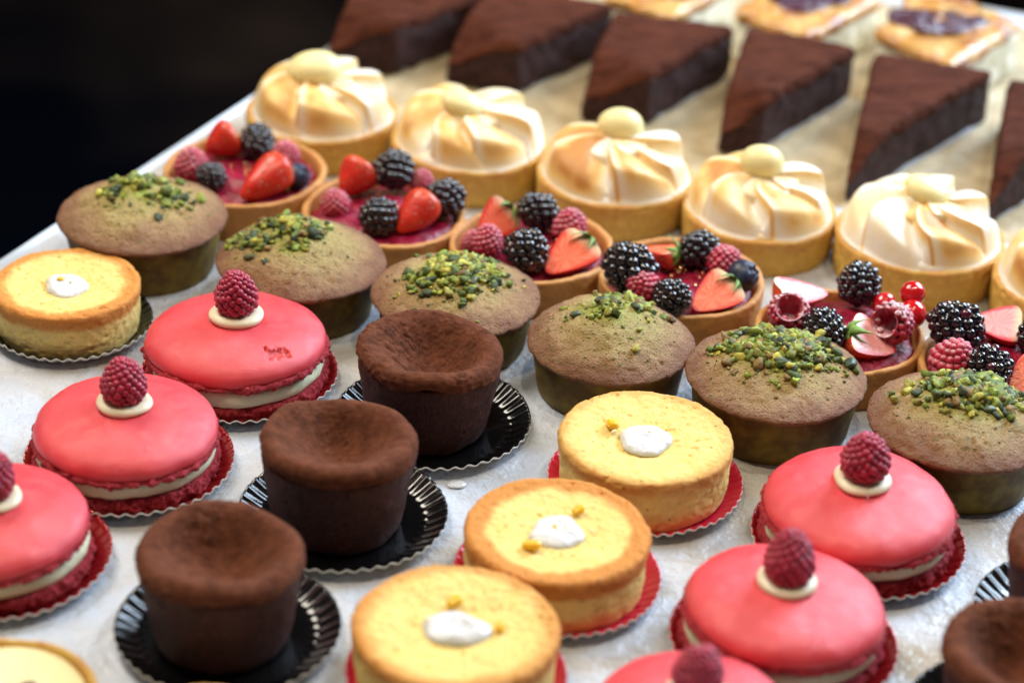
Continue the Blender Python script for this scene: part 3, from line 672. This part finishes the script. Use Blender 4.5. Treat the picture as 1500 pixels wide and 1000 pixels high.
berry_tart(998, 404, 244, 'fruit tart with a leafy strawberry at the back and a dark blueberry at its rim', 34, [
    ('black', 921, 391, 2.9, 1.3), ('strawh', 992, 366, 3.0, .95, (945, 362), 2.6, (0, .2, 1), 1.5), ('black', 1023, 366, 2.8, 1.0), ('raspd', 1061, 382, 2.6, .92, (.9, -.1, .3)),
    ('blue', 1088, 404, 2.6, .85), ('strawh', 1075, 412, 2.8, 1.0, (1017, 452), 2.1, (-.3, -.8, .75), 1.2), ('raspd', 941, 418, 2.6, .9, (-.6, -.4, .8)), ('black', 985, 436, 2.6, .92)], .25)
berry_tart(1231, 482, 249, 'fruit tart with two redcurrants and hollow sugared raspberries', 35, [
    ('strawp', 1143, 424, 2.9, 1.0, (1212, 428), 2.4, (0.1, -.1, 1)), ('black', 1260, 417, 3.0, 1.08), ('currant', 1337, 430, 3.3, .93), ('currant', 1336, 460, 2.8, 1.05), ('currant', 1296, 446, 2.6, .9),
    ('rasph', 1309, 473, 2.8, 1.05, (.55, .62, -.35)), ('strawp', 1250, 482, 2.9, 1.1, (1312, 512), 2.0, (.25, -.35, .9), 1.2), ('black', 1206, 484, 2.6, 1.08), ('rasph', 1155, 460, 2.6, 1.02, (.05, .62, -.75))], .45)
berry_tart(1470, 532, 249, 'fruit tart cut off by the photo edge with a large glossy blackberry', 36, [
    ('black', 1400, 479, 2.9, 1.28), ('strawp', 1496, 474, 2.7, 1.05, (1425, 470), 2.5, (0, -.35, 1)), ('raspd', 1396, 527, 2.6, 1.15, (.3, -.2, .8)), ('black', 1450, 541, 2.6, 1.12), ('strawh', 1530, 540, 2.9, 1.0, (1480, 575), 2.1, (-.3, -.8, .75)), ('black', 1522, 492, 2.7, 1.0)])

# ------------------------------------------------------------------ macarons
def macaron(px, py, w, label, seed, liner_label, crack=None, tilt=(0, 0), tip=1.0, kind='red'):
    z0 = 1.74; loc = P(px, py, z0); loc.z = .0009; dep = (P(px, py, z0)-cloc).dot(fwd); sc = (w/2/FPX*dep*100)/3.62
    liner(kind, loc+Vector((.0012, -.001, 0)), liner_label, 4.2, seed)
    t = thing('raspberry_macaron', label, 'macaron', loc, 'pink macarons topped with a raspberry', scale=sc, rz=0)
    def foot(z0_, z1, R_, sd):
        p = prof([(0, z0_), (R_-.3, z0_), (R_, z0_+.08), (R_+.06, (z0_+z1)/2), (R_-.02, z1-.04), (R_-.35, z1), (0, z1)], .045, 1)
        G, th = lathe_grid(p, 420, wob(sd, .012)); k = np.clip((np.hypot(G[..., 0], G[..., 1])-R_+.5)/.4, 0, 1)
        d = (fbm(G, 3.2, 4, sd, .6)*.10+fbm(G, 9, 2, sd+4)*.03)*k
        return mesh('foot', push(G, d).reshape(-1, 3), grid_faces(*G.shape[:2]), FOOT)
    low = part('lower_shell', foot(.02, .74, 3.64, seed+20), t)
    p = prof([(0, .66), (3.1, .66), (3.48, .70), (3.58, 1.02), (3.48, 1.36), (3.1, 1.42), (0, 1.42)], .08, 2)
    G, th = lathe_grid(p, 160, wob(seed+2, .014)); G = push(G, fbm(G, 1.2, 3, seed)*.04)
    part('ganache_filling', mesh('ganache_filling', G.reshape(-1, 3), grid_faces(*G.shape[:2]), GANACHE), t)
    p = prof([(0, 1.54), (3.4, 1.54), (3.58, 1.58), (3.64, 1.74), (3.56, 2.02), (3.24, 2.32), (2.6, 2.60), (1.7, 2.78), (.8, 2.87), (0, 2.89)], .06, 2)
    G, th = lathe_grid(p, 380, wob(seed+3, .012))
    d = fbm(G, .55, 3, seed+6)*.05+fbm(G, 2.0, 2, seed+7)*.008+np.clip(fbm(G, 2.4, 1, seed+9)-.72, 0, 1)*.12
    cm = np.zeros(G.shape[:2])
    if crack:
        dx, dy = G[..., 0]-crack[0], G[..., 1]-crack[1]-.25*(G[..., 0]-crack[0])
        cm = np.clip((1-np.sqrt((dx/.62)**2+(dy/.30)**2)+.55*fbm(G, 3.0, 3, 77, .7))*3.0, 0, 1)*(G[..., 2] > 1.9)
        d = d-cm*.13+cm*fbm(G, 6, 2, 78)*.06
    upr = part('upper_shell', mesh('upper_shell', push(G, d).reshape(-1, 3), grid_faces(*G.shape[:2]), SHELL, attr={'crack': cm.ravel()}), t, rot=(tilt[0], tilt[1], 0))
    part('foot', foot(1.34, 1.66, 3.68, seed+40), upr)
    p = prof([(0, 2.75), (.85, 2.77), (1.1, 2.89), (1.09, 3.07), (.85, 3.21), (.5, 3.19), (0, 3.14)], .05, 2)
    G, th = lathe_grid(p, 72, wob(seed+8, .05)); ph = np.arctan2(G[..., 1], G[..., 0])
    G[..., 2] += .03*np.sin(ph+seed)*(G[..., 2] > 2.89); part('cream_dot', mesh('cream_dot', G.reshape(-1, 3), grid_faces(*G.shape[:2]), CREAM), t)
    if seed == 44:
        th_ = lathe_grid(prof([(0, 0), (.025, 0), (.03, .3), (.02, .62), (0, .63)], .1, 1), 10)[0]
        part('sugar_thread', mesh('sugar_thread', th_.reshape(-1, 3), grid_faces(*th_.shape[:2]), ICING), t, (.05, -1.16, 2.66), (.15, .06, 0))
    part('raspberry', RB[seed % 2], t, (0, 0, 3.96), rot=(random.Random(seed).uniform(-.2, .2), random.Random(seed+1).uniform(-.2, .2), seed), scale=(random.Random(seed+2).uniform(.94, 1.04), 1.0, random.Random(seed+3).uniform(.93, 1.06)*tip))
macaron(347, 505, 262, 'pink macaron with a small crack in its shell, behind the others of its row', 41, 'dark red fluted card under the cracked macaron', crack=(1.95, -2.1), tilt=(-.02, -.02))
macaron(184, 631, 268, 'pink macaron showing pale green filling, between the cracked macaron and the cut off one', 42, 'dark red fluted card under the middle macaron of the row by the chocolate cakes', tilt=(.01, .01))
macaron(-7, 768, 276, 'pink macaron cut in half by the photo edge, front of its row', 43, 'dark red fluted card cut off at the photo edge under a half seen macaron', tilt=(.03, -.05))
macaron(1257, 745, 280, 'pink macaron with a stray sugar thread on its cream, near the split muffin', 44, 'red fluted card under the macaron closest to the muffins', tilt=(.02, 0))
macaron(1147, 893, 294, 'pink macaron with a tall pointed raspberry, right of the yellow cakes', 45, 'red fluted card under the macaron with the tall pointed raspberry', tilt=(-.03, .03), tip=1.1)
macaron(1016, 1055, 300, 'pink macaron of which only the shell top and raspberry show at the bottom edge', 46, 'red fluted card under the macaron at the bottom edge of the photo', tip=1.05)

# ------------------------------------------------------------------ lemon cakes
def lemon(px, py, w, label, seed, liner_label, kind='crimson', peel=(), brown=1.0, LR=3.95):
    loc = P(px, py, 2.35); loc.z = .0009; dep = (P(px, py, 2.35)-cloc).dot(fwd); sc = (w/2/FPX*dep*100)/3.52
    liner(kind, loc+Vector((.001, 0, 0)), liner_label, LR, seed)
    t = thing('lemon_cake', label, 'lemon cake', loc, 'round yellow lemon cakes with white icing', scale=sc)
    p = prof([(0, 0), (3.2, 0), (3.38, .1), (3.44, .7), (3.47, 1.6), (3.54, 2.05), (3.56, 2.40), (3.40, 2.54), (3.0, 2.50), (2.4, 2.42), (1.6, 2.34), (.9, 2.2), (0, 2.12)], .045, 1)
    G, th = lathe_grid(p, 330, wob(seed, .012))
    rimw = np.clip((G[..., 2]-1.8)/.5, 0, 1)
    d = fbm(G, .9, 3, seed)*.05+fbm(G, 4.5, 3, seed+1, .6)*.026-np.clip(fbm(G, 3.5, 2, seed+2)-.65, 0, 1)*.2
    G = push(G, d)
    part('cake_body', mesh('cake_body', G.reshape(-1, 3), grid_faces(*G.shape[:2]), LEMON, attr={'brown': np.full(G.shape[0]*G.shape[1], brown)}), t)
    p = prof([(0, 2.0), (.7, 2.02), (.98, 2.22), (.86, 2.42), (.5, 2.52), (.3, 2.44), (0, 2.4)], .05, 2)
    R = np.random.RandomState(seed); ph = R.rand(4)*6
    G, th = lathe_grid(p, 90, lambda a: 1+.09*np.sin(2*a+ph[0])+.06*np.sin(3*a+ph[1])+.03*np.sin(5*a+ph[2]))
    G = push(G, fbm(G, 1.4, 2, seed)*.06)
    part('icing', mesh('icing', G.reshape(-1, 3), grid_faces(*G.shape[:2]), ICING), t, (0, 0, -.42), scale=(1.2, 1.06, 1.19))
    iv, iF = ico(2)
    for k, (x, y, s) in enumerate(peel):
        v = np.sign(iv)*np.abs(iv)**.6*s*[1.2, .8, .6]; v *= 1+.15*vn(iv*2+k, k)[:, None]
        part('candied_peel', mesh('candied_peel', v, iF, PEEL if s > .12 and k != 3 else CUST), t, (x, y, 2.48 if math.hypot(x, y) < .9 else 2.42+s*.25), (.2, .3, seed+k))
lemon(97, 414, 214, 'lemon cake with golden brown rim on a black card at the photo edge', 51, 'black fluted card under the lemon cake at the tray edge', 'black', [(-.3, .3, .16), (.2, .1, .09)], 1.15, 3.62)
lemon(946, 645, 255, 'pale lemon cake with one orange peel cube, nearest the muffins', 52, 'crimson fluted card under the lemon cake nearest the muffins', peel=[(-1.35, .75, .3), (.1, .35, .08), (-1.3, .3, .1), (.5, .7, .06)], brown=.62)
lemon(816, 781, 271, 'browned lemon cake between two paler ones, sharp white icing peak', 53, 'crimson fluted card under the browned middle lemon cake', peel=[(-.95, -1.15, .3), (.8, 1.35, .22), (-.1, .1, .13), (.35, .0, .12), (1.3, .1, .08)], brown=1.7)
lemon(667, 925, 302, 'lemon cake at the bottom edge, large and blurred, in front of the browned one', 54, 'crimson fluted card at the bottom edge under the blurred lemon cake', peel=[(-.1, 1.3, .24), (1.5, .05, .2), (-1.0, .3, .1)], brown=.8)

# ------------------------------------------------------------------ meringue tarts
def mdome(r): return 1.80+1.55*np.clip(1-(r/3.75)**2.1, 0, 1)**.80
def petal(seed, span, toast, twist, A, Ro=3.75, lift=0.0):
    """one piped petal: a sector of the spiralling dome, crest along v=0, running down under the next crest"""
    nr, nv = 44, 40; R = np.random.RandomState(seed)
    u = np.linspace(0, 1, nr)**.85; v = np.r_[np.linspace(-.10, 0, 8)[:-1], np.linspace(0, 1.12, nv-7)]
    U, Vv = np.meshgrid(u, v, indexing='ij'); vc = np.clip(Vv, 0, 1.12)
    lobe = Ro*(.90+.12*np.sqrt(np.clip(np.sin(np.pi*np.clip(vc*.8+.1, 0, 1)), 0, 1)))
    r = .12+U*(lobe-.12)
    ang = Vv*span+twist*(r/3.8)**1.2+.05*np.sin(r*2+seed)
    amp = A*(.30+.70*np.clip(r/3.0, 0, 1))
    face = amp*((1-vc/1.12)**1.25+.30*np.sin(np.pi*np.clip(vc, 0, 1)))
    flank = np.where(Vv < 0, -(np.clip(-Vv/.10, 0, 1))**.7*(amp*1.15+.25), 0)
    edge = np.clip((U-.86)/.14, 0, 1)
    z = mdome(r)*(1-edge**2)+(1.85)*edge**2+face*(1-edge**2.5)+flank*(1-edge)+lift*np.clip(1-r/4, 0, 1)
    z = z+.05*fbm(np.stack([r, ang*2, z*0], 2), .8, 2, seed)
    G = np.stack([r*np.cos(ang), r*np.sin(ang), z], 2)
    bot = G.copy(); bot[..., :2] *= .93; bot[..., 2] = np.minimum(G[..., 2]-.25, 1.6); n = nr*len(v); m_ = len(v)
    V = np.vstack([G.reshape(-1, 3), bot.reshape(-1, 3)])
    F = grid_faces(nr, m_, wrap=False); Fs = [tuple(i+n for i in f[::-1]) for f in F]
    ring = [i*m_ for i in range(nr)]+[(nr-1)*m_+j for j in range(1, m_)]+[i*m_+m_-1 for i in range(nr-2, -1, -1)]+[j for j in range(m_-2, 0, -1)]
    for k in range(len(ring)): a_, b_ = ring[k], ring[(k+1) % len(ring)]; Fs.append((b_, a_, a_+n, b_+n))
    ln = np.exp(-((Vv-.005)/.022)**2)*1.0
    fc = np.clip((vc-.03)/.16, 0, 1)*np.clip((1.08-vc)/.35, 0, 1)*np.clip((1.0-U)/.07, 0, 1)
    tm = np.clip(fc*toast*(.86+.40*fbm(G, .8, 3, seed+4))+ln*(.65+.35*toast)+.04+.08*fbm(G, 1.5, 2, seed+6), 0, 1)
    return V, F+Fs, np.r_[tm.ravel(), np.full(n, .05)]
def meringue_tart(px, py, w, label, seed, ball, npet=7, rot=0.0, toasts=None):
    loc = P(px, py, 1.9); loc.z = 0; dep = (P(px, py, 1.9)-cloc).dot(fwd); sc = (w/2/FPX*dep*100)/3.85
    t = thing('meringue_tart', label, 'meringue tart', loc, 'round tarts topped with toasted meringue', scale=sc)
    part('pastry_shell', shell_mesh(seed, TART_M, H=1.95, inner=1.3), t)
    p = prof([(0, 1.2), (3.4, 1.2), (3.52, 1.7), (3.45, 2.05), (3.0, 2.3), (2.0, 2.6), (0, 2.7)], .1, 2)
    G, th = lathe_grid(p, 100); G = push(G, fbm(G, .7, 3, seed)*.12)
    part('meringue_base', mesh('meringue_base', G.reshape(-1, 3), grid_faces(*G.shape[:2]), MERI, attr={'toast': np.clip(.12+.3*fbm(G, .6, 2, seed+1), 0, .6).ravel()}), t)
    R = random.Random(seed)
    cuts = np.cumsum([R.uniform(.75, 1.3) for _ in range(npet)]); cuts = cuts/cuts[-1]*6.2832; prev = 0
    for k in range(npet):
        span = cuts[k]-prev; a = rot+prev; prev = cuts[k]; mid = a+span/2+.5
        toast = min(.88, max(.05, .54-.52*math.cos(mid-.95)+R.uniform(-.14, .14))) if toasts is None else toasts[k % len(toasts)]
        V, F, T = petal(seed*10+k, span, toast, R.uniform(.35, .75), R.uniform(.85, 1.2)*(span/.9)**.4, R.uniform(3.50, 3.66))
        part('meringue_petal', mesh('meringue_petal', V, F, MERI, attr={'toast': T}), t, (0, 0, 0), (0, 0, a))
    for k in range(4):
        a = rot+.7+k/4*6.2832
        V, F, T = petal(seed*10+k+50, 1.9, R.uniform(.1, .6), .9, .30, 1.9, .15)
        part('meringue_petal', mesh('meringue_petal', V, F, MERI, attr={'toast': T}), t, (0, 0, .22), (R.uniform(-.08, .08), R.uniform(-.08, .08), a))
    bx, by, bw, bh, ang = ball; dp = (P(bx, by, 4.0)-cloc).dot(fwd); q = P(bx, by, 4.1)
    a_ = bw/2/FPX*dp*100/sc; b_ = bh/2/FPX*dp*100/sc*.92
    iv, iF = ico(4); v = iv*[a_, a_*.85, b_]; v[:, 2] *= 1+.08*v[:, 0]/a_
    part('white_chocolate_drop', mesh('white_chocolate_drop', v, iF, WCHO), t, ((q.x-loc.x)*100/sc, (q.y-loc.y)*100/sc, 4.1/sc), (0, ang, 0))
meringue_tart(472, 163, 222, 'blurred meringue tart at the tray edge beneath the first chocolate wedge', 61, (460, 102, 84, 56, -.1), 6, 1.9)
meringue_tart(689, 206, 230, 'deep amber toasted meringue tart with an almond shaped drop, second from the tray edge', 62, (677, 152, 66, 40, .3), 6, 0.3, [.2, .7, .8, .75, .7, .2])
meringue_tart(901, 254, 231, 'meringue tart with a pale round drop perched high, tip of a chocolate wedge behind', 63, (909, 184, 68, 56, .1), 6, .9)
meringue_tart(1113, 303, 226, 'meringue tart with one broad swept petal and spiky white peaks', 64, (1116, 238, 66, 56, .15), 6, 1.2, [.6, .8, .5, .75, .2, .1])
meringue_tart(1347, 345, 250, 'meringue tart with thin brown petal edges and an oval drop, above the redcurrants', 65, (1360, 280, 76, 44, .35), 7, .5, [.12, .2, .3, .12, .9, .15, .12])
meringue_tart(1580, 412, 250, 'meringue tart mostly outside the photo at its edge', 66, (1590, 345, 66, 44, .3), 7, .2)

# ------------------------------------------------------------------ chocolate wedges and custard slices
def polyout(pts, m_, rnd=3):
    p = np.array(pts, float); n = len(p)
    q = []
    for k in range(n):
        a, b = p[k], p[(k+1) % n]; L = np.linalg.norm(b-a); kk = max(3, int(L/.15))
        q += [a+(b-a)*t for t in np.linspace(0, 1, kk, endpoint=False)]
    q = np.array(q)
    for _ in range(rnd): q = (np.roll(q, 1, 0)+q*2+np.roll(q, -1, 0))/4
    d = np.linalg.norm(np.roll(q, -1, 0)-q, axis=1); s = np.r_[0, np.cumsum(d)]; qq = np.vstack([q, q[:1]])
    t = np.linspace(0, s[-1], m_, endpoint=False)
    return np.c_[np.interp(t, s, qq[:, 0]), np.interp(t, s, qq[:, 1])]
def prism(pts, zprof, m_, seed, lo, hi, rnd=3, step=.12):
    """zprof: (t, z) from bottom centre out and up; t scales the outline about its centre"""
    o = polyout(pts, m_, rnd); c = o.mean(0); p = prof(zprof, step, 1)
    t = np.maximum(p[:, 0], .002)
    G = np.zeros((len(p), m_, 3)); off = o-c; ln = np.linalg.norm(off, axis=1, keepdims=True)
    for i in range(len(p)):
        G[i, :, :2] = c+off*t[i]; G[i, :, 2] = p[i, 1]
    return G
m = MT('white_wedge_card', col=(.62, .66, .74), rough=.4); CARD = m.m
def wedge(A, C0, BL, BR, label, seed, H=3.0):
    pts3 = [P(*A, 0)]+([P(*C0, 0)] if C0 else [])+[P(*BR, H), P(*BL, H)]
    c = sum(pts3, Vector())/len(pts3); loc = Vector((c.x, c.y, 0.0022))
    q3 = [((q.x-c.x)*104+.3, (q.y-c.y)*102-.05) for q in pts3]
    if sum(q3[k][0]*q3[(k+1) % len(pts3)][1]-q3[(k+1) % len(pts3)][0]*q3[k][1] for k in range(len(pts3))) < 0: q3 = q3[::-1]
    G = prism(q3, [(0, 0), (.5, 0), (1, 0), (1, .06), (1, .12), (.5, .12), (0, .12)], 90, seed, 0, .1, 2, .3)
    o = link(bpy.data.objects.new('cake_card', mesh('cake_card', G.reshape(-1, 3), grid_faces(*G.shape[:2]), CARD, smooth=False))); o.location = (c.x, c.y, .0008)
    tag(o, 'white card under the '+' '.join(label.split(',')[0].split()[:12]), 'cake card', 'white cards under the chocolate wedges')
    t = thing('chocolate_wedge', label, 'chocolate wedge', loc, 'chocolate cake wedges standing in a row')
    pts = [((q.x-c.x)*100, (q.y-c.y)*100) for q in pts3]
    # anticlockwise
    ar = sum(pts[k][0]*pts[(k+1) % len(pts3)][1]-pts[(k+1) % len(pts3)][0]*pts[k][1] for k in range(len(pts3)))
    if ar < 0: pts = pts[::-1]
    zp = [(0, 0)]+[(s, 0) for s in np.linspace(.15, .97, 8)]+[(1, .05), (1.0, .6), (1.0, 1.4), (.99, 2.1), (.975, H-.5), (.9, H-.45), (0, H-.45)]
    tipx, tipy = (pts3[0].x-c.x)*100, (pts3[0].y-c.y)*100
    def sink(G):
        d = np.clip(np.hypot(G[..., 0]-tipx, G[..., 1]-tipy)/3.4, 0, 1); G[..., 2] *= .42+.58*(d*d*(3-2*d)); return G
    G = prism(pts, zp, 260, seed, 0, H, 4); G = push(sink(G), fbm(G, 1.1, 4, seed, .6)*.08)
    part('cake_body', mesh('cake_body', G.reshape(-1, 3), grid_faces(*G.shape[:2]), BRO_SIDE), t)
    zp = [(0, H-.75), (.9, H-.75), (.98, H-.7), (.995, H-.5), (.985, H-.25), (.955, H-.05), (.90, H+.02)]+[(s, H+.03) for s in np.linspace(.8, 0, 9)]
    G = prism(pts, zp, 300, seed, 0, H, 4, .1)
    k = fbm(G*[.6, 1.8, 1], .9, 4, seed+3, .6); G = sink(G)
    G = push(G, k*.075+fbm(G, 1.7, 3, seed+5)*.035)
    part('cocoa_crust', mesh('cocoa_crust', G.reshape(-1, 3), grid_faces(*G.shape[:2]), BRO_TOP), t)
wedge((478, 108), (576, 114), (565, -58), (728, -14), 'chocolate wedge at the tray edge, its tip behind the blurred meringue tart', 71)
wedge((651, 126), (755, 143), (728, -24), (902, 10), 'second chocolate wedge from the tray edge, tip above the amber meringue tart', 72)
wedge((850, 180), (946, 187), (901, 19), (1078, 42), 'chocolate wedge with a ragged tip behind the tart with the round drop', 73)
wedge((1050, 228), (1112, 225), (1094, 40), (1257, 72), 'chocolate wedge behind the tart with the broad swept petal', 74)
wedge((1235, 303), None, (1281, 78), (1457, 106), 'chocolate wedge with a wrinkled top, whole and nearest of those fully in view', 75)
wedge((1441, 336), None, (1477, 116), (1655, 142), 'chocolate wedge cut off by the photo edge beside the whole one', 76)

def cslice(C4, label, seed, H=3.0, jam=(0, 0, 1.4)):
    pts3 = [P(q[0], q[1], H) for q in C4]; c = sum(pts3, Vector())/len(C4); loc = Vector((c.x, c.y, .0006))
    t = thing('custard_slice', label, 'custard slice', loc, 'glazed custard slices with jam')
    pts = [((q.x-c.x)*100, (q.y-c.y)*100) for q in pts3]; n = len(pts)
    ar = sum(pts[k][0]*pts[(k+1) % n][1]-pts[(k+1) % n][0]*pts[k][1] for k in range(n))
    if ar < 0: pts = pts[::-1]
    zp = [(0, 0)]+[(s, 0) for s in np.linspace(.2, .95, 6)]+[(1, .08), (1.0, 1.2), (.98, H-.5), (.9, H-.3), (0, H-.3)]
    G = prism(pts, zp, 200, seed, 0, H, 6); G = push(G, fbm(G, .8, 3, seed)*.12)
    part('custard_body', mesh('custard_body', G.reshape(-1, 3), grid_faces(*G.shape[:2]), SL_SIDE), t)
    zp = [(0, H-.8), (.9, H-.8), (1.0, H-.7), (1.03, H-.3), (.98, H), (.85, H+.05)]+[(s, H-.0) for s in np.linspace(.7, 0, 7)]
    G = prism(pts, zp, 200, seed, 0, H, 6); G = push(G, fbm(G, .7, 4, seed+2)*.2)
    part('glazed_crust', mesh('glazed_crust', G.reshape(-1, 3), grid_faces(*G.shape[:2]), SL_TOP), t)
    p = prof([(0, H-.3), (jam[2]*.8, H-.2), (jam[2], H+.08), (jam[2]*.8, H+.2), (0, H+.22)], .1, 2)
    G, th = lathe_grid(p, 80, lambda a: 1+.18*np.sin(2*a+seed)+.1*np.sin(3*a)); G = push(G, fbm(G, .9, 3, seed+7)*.15+fbm(G, 2.6, 2, seed+8)*.07)
    part('jam_pool', mesh('jam_pool', G.reshape(-1, 3), grid_faces(*G.shape[:2]), JAM), t, (jam[0], jam[1], 0), scale=(1.25, 1, 1))
cslice([(882, -6), (985, 26), (1082, -26), (960, -64)], 'custard slice peeking over the wedge with the ragged tip', 81, jam=(.2, -.6, 1.2))
cslice([(1080, 18), (1182, 56), (1290, -2), (1180, -52)], 'custard slice between the other two, above the fourth chocolate wedge', 82, jam=(-.1, .1, 1.9))
cslice([(1286, 46), (1394, 100), (1500, 34), (1348, -30)], 'custard slice with sparkling dark jam, nearest the black corner', 83, jam=(-.2, .2, 2.1))

# ------------------------------------------------------------------ tarts at the bottom edge
def cream_tart(px, py, w, label, seed, fill, cat, drz):
    loc = P(px, py, 1.9); loc.z = 0; dep = (P(px, py, 1.9)-cloc).dot(fwd); sc = (w/2/FPX*dep*100)/3.85
    t = thing('cream_tart', label, cat, loc, scale=sc)
    part('pastry_shell', shell_mesh(seed, TART_M, H=1.95, inner=1.3), t)
    p = prof([(0, 1.2), (3.35, 1.2), (3.42, 1.6), (3.3, 1.86), (2.4, 1.93), (0, 1.95)], .1, 2)
    G, th = lathe_grid(p, 100); G = push(G, fbm(G, .7, 3, seed)*.05)
    part('cream_filling', mesh('cream_filling', G.reshape(-1, 3), grid_faces(*G.shape[:2]), fill), t)
    if drz:
        pts = np.array([(-1.2+.3*math.cos(a)*(1+a*.15)+a*.28, .9+.35*math.sin(a)-.05*a, 2.0) for a in np.linspace(0, 9, 70)])
        T = np.gradient(pts, axis=0); T /= np.linalg.norm(T, axis=1, keepdims=True); N_ = np.cross(T, [0, 0, 1]); c8 = np.linspace(0, 6.2832, 8, endpoint=False)
        G = pts[:, None]+.09*(np.cos(c8)[None, :, None]*N_[:, None]+np.sin(c8)[None, :, None]*np.array([0, 0, 1.0]))
        part('chocolate_swirl', mesh('chocolate_swirl', G.reshape(-1, 3), grid_faces(70, 8), DRIZ), t)
    return t
cream_tart(0, 1012, 286, 'pale lemon cream tart with a dark chocolate swirl in the bottom corner', 91, CUST, 'cream tart', True)
cream_tart(292, 1064, 250, 'peach coloured tart just peeking in below the nearest chocolate cake', 92, PEACH, 'peach tart', False)

# ------------------------------------------------------------------ crumbs and drops on the paper
iv, iF = ico(2)
for k, (x, y, s, col) in enumerate([(668, 709, .42, ICING), (1277, 868, .38, CREAM), (1392, 944, .16, CREAM), (1345, 972, .5, CREAM)]):
    if k in (2, 3): continue
    v = iv*[1, .8, .12]*s; v *= 1+.12*vn(iv*1.5+k, k)[:, None]
    o = link(bpy.data.objects.new('icing_drop', mesh('icing_drop', v, iF, col))); q = P(x, y, .05); o.location = (q.x, q.y, .0006)
    tag(o, ['flat white icing drop on the paper between chocolate and lemon cakes', 'cream drop on the paper beside the thread macaron card', '', 'cream drop on the paper near the bottom right black card'][k], 'icing drop', 'drops spilled on the paper')

R = random.Random(5); pl = Pile(); iv, iF = ico(1)
spots = [(640, 690, 0), (500, 850, 0), (330, 1000, 0), (420, 900, 0), (960, 800, 1), (900, 930, 1), (720, 830, 1), (1180, 640, 2), (760, 590, 2), (240, 440, 2), (1260, 640, 2), (560, 660, 0)]
cols = [(.08, .03, .015), (.75, .5, .15), (.3, .2, .07)]
for k in range(110):
    x, y, c = R.choice(spots); q = P(x+R.gauss(0, 28), y+R.gauss(0, 16), 0); sz = R.choice([.012, .018, .025, .035])
    pl.add(iv*(1+.4*vn(iv*2+k, k)[:, None])*sz+[q.x*100, q.y*100, .035], iF, np.array(cols[c])*R.uniform(.6, 1.2))
o = link(bpy.data.objects.new('cake_crumbs', pl.mesh('cake_crumbs', CRUMB, False))); tag(o, 'tiny loose cake crumbs scattered over the white paper', 'crumbs', kind='stuff')
